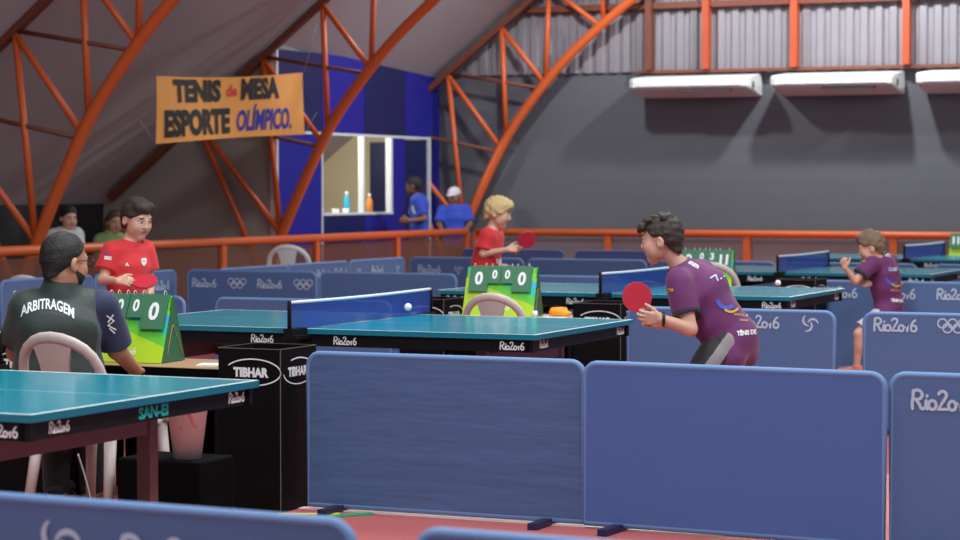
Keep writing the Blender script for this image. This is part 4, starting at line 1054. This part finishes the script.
# --- small boy in purple
P = Person(18.3, 880, 'small light-haired boy in a purple jersey, hands raised before his face')
P.set(head=(871, 247.5), neck=(882, 258), shL=(872, 264, -.11), shR=(890, 261, .11), elL=(855, 281, -.18), wrL=(845.5, 268, -.22), elR=(879, 284, .10), wrR=(870, 284, -.06),
      chest=(884, 273), belly=(887, 290), pelvis=(888, 304), hipL=(883, 313, -.07), hipR=(892, 313, .07), knL=(859, 334, -.1), knR=(884, 340, .08), anL=(857, 366, -.08), anR=(900, 366, .14))
P.foot = (-.95, .2, 0)
def tuft(H, T, R, sc):
    H.ell(T(0, .05, .09), np.array((.06, .05, .035)) * sc, R, .02); H.ell(T(.01, .0, .115), np.array((.035, .04, .03)) * sc, R, .015); H.wrinkle(.003, 110, 2)
build_person(P, (-.90, .25, -.25), 'fair', 'light', g=.86, vox=.006, head_sc=1.06, hair_fn=tuft, hair_line=(1.15, .01), hair_puff=.012, chest_r=.09, belly_r=.088, hip_r=.09, q=1.2,
    hands=[(P.J['wrL'], (-.3, .0, .9), (.5, .7, 0), (-.3, -.6, 0), dict(sc=.85, curl=(1.2, 1.2, .8))), (P.J['wrR'], (-.9, -.1, .05), (0, -.7, .3), (0, 0, 1), dict(sc=.85, curl=(.6, .7, .5)))])
J = P.J
sh = garment(P, 'jersey', [CL['purple'], CL['purple_d']], [('torso',), ('cone', J['pelvis'], J['hipL'] - [0, 0, .07], .108, .106, dict(k=.03)), ('cone', J['pelvis'], J['hipR'] - [0, 0, .07], .108, .106, dict(k=.03)), sleeve(P, 'L', .70, .062, .066), sleeve(P, 'R', .70, .062, .066)], e=.018, wr=.005, seed=4, vox=.006, planes=[((0, 0, J['pelvis'][2] - .17), (0.1, 0, -1), .004)], paint=pur_paint)
shorts(P, CL['shorts_w'], .8, .076, .080, waist=.088); shoes(P, CL['shoe_p'], (-.95, .2, 0))
for args in [(t_fn('TÊNIS DE', .10, .03, .05), 897, 302, -.08), (t_fn('MOGI', .09, .02, .05), 896, 291.5, -.06), (t_fn('ATLETA', .08, .022, .05), 886, 256, -.35)]:
    decal(P, sh, args[0], args[1], args[2], TAN if args[2] == 291.5 else M['white'], ang=args[3])
decal(P, sh, s_fn([arc(0, 0, .055, 190, 300, 10)], .022), 893, 277, BLU); decal(P, sh, s_fn([arc(0, 0, .05, 220, 330, 8)], .014), 897, 280, YEL); decal(P, sh, t_fn('CLUBE', .07, .03, .03), 893, 271, M['offwhite']); decal(P, sh, t_fn('CTM', .04, .016, .04), 862.5, 262, YEL)

# --- seated referee
P = Person(10.55, 64, 'bearded man in glasses and a dark vest, seated with his back turned')
P.set(head=(65, 262), neck=(61, 290), shL=(27, 309, -.02), shR=(101, 307, .08), elL=(16, 352, .05), wrL=(40, 372, .30), elR=(117, 350, .16), wrR=(136, 371, .40),
      chest=(61, 327, -.01), belly=(60, 372, 0), pelvis=(60, 405, -.02), hipL=(48, 412, .0), hipR=(82, 412, .02), knL=(56, 414, .46), knR=(90, 414, .48), anL=(58, 490, .5), anR=(92, 490, .52))
P.foot = (.1, 1, 0)
def bald(H, T, R, sc): H.wrinkle(.0012, 120, 7)
body = build_person(P, (.62, .76, -.06), 'tan', 'black', g=1.28, vox=.005, chest_r=.135, belly_r=.145, hip_r=.14, q=1.28, head_sc=1.16, neck_r=.072, hair_fn=bald, hair_line=(1.05, -.012), hair_puff=.006, hair_low=-.11, beard=True,
    hands=[(P.J['wrL'], (.5, .8, .0), (0, 0, -1), (.8, 0, 0), dict(sc=1.05)), (P.J['wrR'], (.3, .9, -.05), (0, 0, -1), (-.8, 0, 0), dict(sc=1.05))])
sh = garment(P, 'shirt', [CL['navy']], [('torso',), sleeve(P, 'L', .86, .082, .078), sleeve(P, 'R', .92, .085, .080)], e=.006, wr=.004, seed=11, vox=.005, planes=[((0, 0, P.J['pelvis'][2] - .05), (0, 0, -1), .004)])
vw = nrm(P.J['shR'] - P.J['shL'])
vs = garment(P, 'vest', [CL['vest']], [('torso',), ('cone', P.J['shL'], P.J['shL'] + (P.J['elL'] - P.J['shL']) * .75, .092, .094, dict(k=.03, cut=True)), ('cone', P.J['neck'] - [0, 0, .03], P.J['neck'] + [0, .01, .06], .095, .080, dict(k=.02))], e=.020, wr=.004, seed=12, vox=.005, collar=.048, planes=[((0, 0, P.J['pelvis'][2] - .08), (0, 0, -1), .004), (P.J['shR'] - vw * .035, vw, .01)])
garment(P, 'trousers', [CL['black']], [('cone', P.J['pelvis'], P.J['belly'] * .3 + P.J['pelvis'] * .7, .15, .15, dict(k=.03, w=vw, q=1.25))] + [('cone', P.J['hip' + s_], P.J['kn' + s_], .115, .082, dict(k=.03)) for s_ in 'LR'] + [('cone', P.J['kn' + s_], P.J['an' + s_], .08, .065, dict(k=.02, cut=True)) for s_ in 'LR'],
        wr=.004, seed=3, neck=False, vox=.006)
shoes(P, CL['black'], (.1, 1, 0), 1.2)
decal(P, vs, t_fn('ARBITRAGEM', .250, .050, .025, .042), 47.5, 309, M['white'], ang=-.03)
decal(P, sh, s_fn([[(-.012, .04), (.016, .012), (-.014, -.005), (.018, -.03)], [(.016, .04), (-.012, .01)], [(-.01, -.02), (.01, -.045)]], .006), 111, 324, M['white'], ang=.15)
Rh, ho, hs = P.Rh, P.ho, P.hs; G = lambda *v: ho + Rh @ (np.array(v) * hs)
mb = MB()
for x in (-1, 1):
    mb.tube([G(x * .033 + .022 * math.cos(a), .104, .002 + .016 * math.sin(a)) for a in [2 * PI * k / 16 for k in range(16)]], .0024, 6, closed=True)
    mb.tube([G(x * .055, .102, .006), G(x * .078, .05, .008), G(x * .083, -.01, .006)], .003, 6)
mb.tube([G(-.011, .106, .004), G(.011, .106, .004)], .0022, 6); mb.build('glasses', M['lens'], P.root)

# --- staff behind the railing
P = Person(29.4, 418, 'dark-haired person in a royal blue shirt standing side-on before the booth door')
P.set(head=(413.5, 186), neck=(418, 196), shL=(416, 200, -.15), shR=(421, 199, .15), elL=(424, 219, -.2), wrL=(409, 221, -.26), elR=(420, 219, .18), wrR=(408, 222, .05),
      chest=(419, 206), belly=(419, 222), pelvis=(420, 235), hipL=(418, 240, -.08), hipR=(422, 240, .08), knL=(416, 270, -.1), knR=(421, 270, .1), anL=(418, 298, -.1), anR=(423, 298, .12))
build_person(P, (-.95, .2, -.12), 'brown', 'black', g=1.1, vox=.009, chest_r=.105, belly_r=.1, hip_r=.1, head_sc=1.05, hair_line=(1.0, .012), hair_puff=.010,
    hands=[(P.J['wrL'], (-1, 0, .1), (0, .8, 0), (0, 0, 1), dict(sc=1.05, curl=(.8, .9, .6))), (P.J['wrR'], (-1, -.1, .1), (0, -.8, 0), (0, 0, 1), dict(sc=1.05))])
sh = garment(P, 'shirt', [CL['blue']], [('torso',), sleeve(P, 'L', .8, .072, .072), sleeve(P, 'R', .8, .072, .072)], e=.018, wr=.005, seed=5, vox=.009, planes=[((0, 0, P.J['pelvis'][2] - .06), (0, 0, -1), .004)])
decal(P, sh, s_fn([[(-.02, .05), (.02, .04), (.015, -.06), (-.02, -.05), (-.02, .05)]], .05), 413, 209, M['offwhite'])
shorts(P, CL['black'], .8, .1, .095); shoes(P, CL['shoe'], (-.95, .2, 0))
P = Person(30.3, 454, 'person in a pale cap and royal blue shirt leaning behind the corner of the railing')
P.set(head=(454, 196.5), neck=(455, 206), shL=(466, 210, 0), shR=(443, 210, 0), elL=(470, 224, -.08), wrL=(464, 232.5, -.35), elR=(439, 224, -.06), wrR=(443, 232.5, -.35),
      chest=(455, 218), belly=(455, 232), pelvis=(455, 243), hipL=(460, 247), hipR=(450, 247), knL=(460, 275), knR=(450, 275), anL=(460, 299), anR=(450, 299))
build_person(P, (-.35, -.93, -.18), 'brown', None, g=1.1, vox=.009, chest_r=.11, belly_r=.105, hip_r=.105, head_sc=1.05,
    hands=[(P.J['wrL'], (-.2, -.9, 0), (0, 0, -1), (-1, 0, 0), dict(sc=1.0)), (P.J['wrR'], (.2, -.9, 0), (0, 0, -1), (1, 0, 0), dict(sc=1.0))])
garment(P, 'shirt', [CL['blue']], [('torso',), sleeve(P, 'L', .85, .072, .072), sleeve(P, 'R', .85, .072, .072)], e=.018, wr=.005, seed=6, vox=.009, planes=[((0, 0, P.J['pelvis'][2] - .06), (0, 0, -1), .004)])
shorts(P, CL['black'], .8, .1, .095); shoes(P, CL['shoe'], (-.3, -.9, 0))
H = SDF(P.ho - .2, P.ho + .22, .007); Rh, o_, hs = P.Rh, P.ho, P.hs; T = lambda *v: o_ + Rh @ (np.array(v) * hs)
H.ell(T(0, -.012, .04), np.array((.084, .104, .086)) * hs, Rh, .01); H.plane(T(0, 0, .03), Rh @ np.array((0, -.15, -1)), .006); H.ell(T(0, .10, .036), np.array((.062, .07, .012)) * hs, Rh, .01)
H.build('cap', [CL['cap']], P.root)

# --- two spectators on the bench
P = Person(23.6, 66, 'dark-haired spectator in a white shirt seated at the far left behind the railing')
P.set(head=(68.5, 218), neck=(66, 230), shL=(77, 235, .05), shR=(53, 236, 0), elL=(80, 262, 0), wrL=(74, 278, -.25), elR=(49, 262, -.02), wrR=(58, 278, -.25), chest=(65, 245), belly=(65, 262), pelvis=(65, 281), hipL=(72, 283), hipR=(58, 283),
      knL=(74, 283, -.42), knR=(56, 283, -.42), anL=(74, 325, -.4), anR=(56, 325, -.4))
build_person(P, (.55, -.75, -.15), 'fair', 'black', g=1.1, vox=.009, chest_r=.11, belly_r=.11, hip_r=.12, head_sc=1.05, hair_line=(1.0, .01), hair_puff=.012, hands=[(P.J['wrL'], (-.3, -.9, 0), (0, 0, -1), (-1, 0, 0), dict(sc=1.)), (P.J['wrR'], (.3, -.9, 0), (0, 0, -1), (1, 0, 0), dict(sc=1.))])
garment(P, 'shirt', [CL['white']], [('torso',), sleeve(P, 'L', .8, .075, .075), sleeve(P, 'R', .8, .075, .075)], e=.018, wr=.005, seed=6, vox=.009, planes=[((0, 0, P.J['pelvis'][2] - .05), (0, 0, -1), .004)])
shorts(P, CL['black'], .9, .1, .09); shoes(P, CL['shoe'], (0, -1, 0))
P = Person(24.0, 110, 'long-haired spectator in a green printed top seated beside the white-shirted spectator')
P.set(head=(114.5, 222), neck=(112, 233), shL=(121, 240, .05), shR=(100, 241, 0), elL=(124, 264, 0), wrL=(118, 280, -.25), elR=(95, 264, -.02), wrR=(104, 280, -.25), chest=(110, 250), belly=(110, 266), pelvis=(110, 283), hipL=(117, 284), hipR=(103, 284),
      knL=(118, 285, -.42), knR=(102, 285, -.42), anL=(118, 323, -.4), anR=(102, 323, -.4))
def longh(H, T, R, sc):
    for x in (-1, 1): H.cone(T(x * .07, -.03, .02), T(x * .075, -.03, -.12), .026 * sc, .03 * sc, .02)
    H.cone(T(0, -.06, 0), T(0, -.06, -.12), .07 * sc, .055 * sc, .02); H.wrinkle(.003, 90, 1)
build_person(P, (.45, -.85, -.15), 'tan', 'brown', g=1.02, vox=.009, chest_r=.105, belly_r=.105, hip_r=.115, head_sc=1.03, hair_line=(1.0, .012), hair_puff=.012, hair_low=-.09, hair_fn=longh, hands=[(P.J['wrL'], (-.3, -.9, 0), (0, 0, -1), (-1, 0, 0), dict(sc=.95)), (P.J['wrR'], (.3, -.9, 0), (0, 0, -1), (1, 0, 0), dict(sc=.95))])
garment(P, 'top', [CL['print']], [('torso',), sleeve(P, 'L', .6, .07, .07), sleeve(P, 'R', .6, .07, .07)], e=.016, wr=.005, seed=6, vox=.009, planes=[((0, 0, P.J['pelvis'][2] - .05), (0, 0, -1), .004)])
shorts(P, CL['black'], .9, .1, .09); shoes(P, CL['shoe'], (0, -1, 0))

# ------------------------------------------------------------------ light: hall lamps, booth lamp, daylight
def lamp(name, loc, power, radius=.12, col=(.93, .98, 1), ang=155):
    l = bpy.data.lights.new(name, 'SPOT'); l.energy = power; l.shadow_soft_size = radius; l.color = col; l.spot_size = math.radians(ang); l.spot_blend = .25
    o = bpy.data.objects.new(name, l); COL.objects.link(o); o.location = loc; return o
def panel(name, loc, power, sx, sy, col=(.93, .98, 1)):
    l = bpy.data.lights.new(name, 'AREA'); l.shape = 'RECTANGLE'; l.size = sx; l.size_y = sy; l.energy = power; l.color = col
    o = bpy.data.objects.new(name, l); COL.objects.link(o); o.location = loc; return o
lamp('hall_lamp', (-7.1, 26.27, 5.26), 640)
lamp('hall_lamp', (-10.3, 25.3, 5.2), 400)
lamp('hall_lamp', (-3.0, 25.9, 5.4), 400)
for N in (3.5, 9, 14.5):
    panel('hall_light', (-5.0, N, 6.6), 270, 1.2, 3.0)
    panel('hall_light', (1.5, N, 7.2), 270, 1.2, 3.0)
l = bpy.data.lights.new('booth_lamp', 'POINT'); l.energy = 85; l.shadow_soft_size = .1; l.color = (1, .95, .85)
o = bpy.data.objects.new('booth_lamp', l); COL.objects.link(o); o.location = (-14.0, 25.6, 2.2)
w = bpy.data.worlds.new('world'); scene.world = w; w.use_nodes = True
w.node_tree.nodes['Background'].inputs[0].default_value = (.78, .88, 1, 1); w.node_tree.nodes['Background'].inputs[1].default_value = .45
scene.view_settings.view_transform = 'Standard'; scene.view_settings.look = 'None'; scene.view_settings.gamma = 1; scene.view_settings.exposure = 0
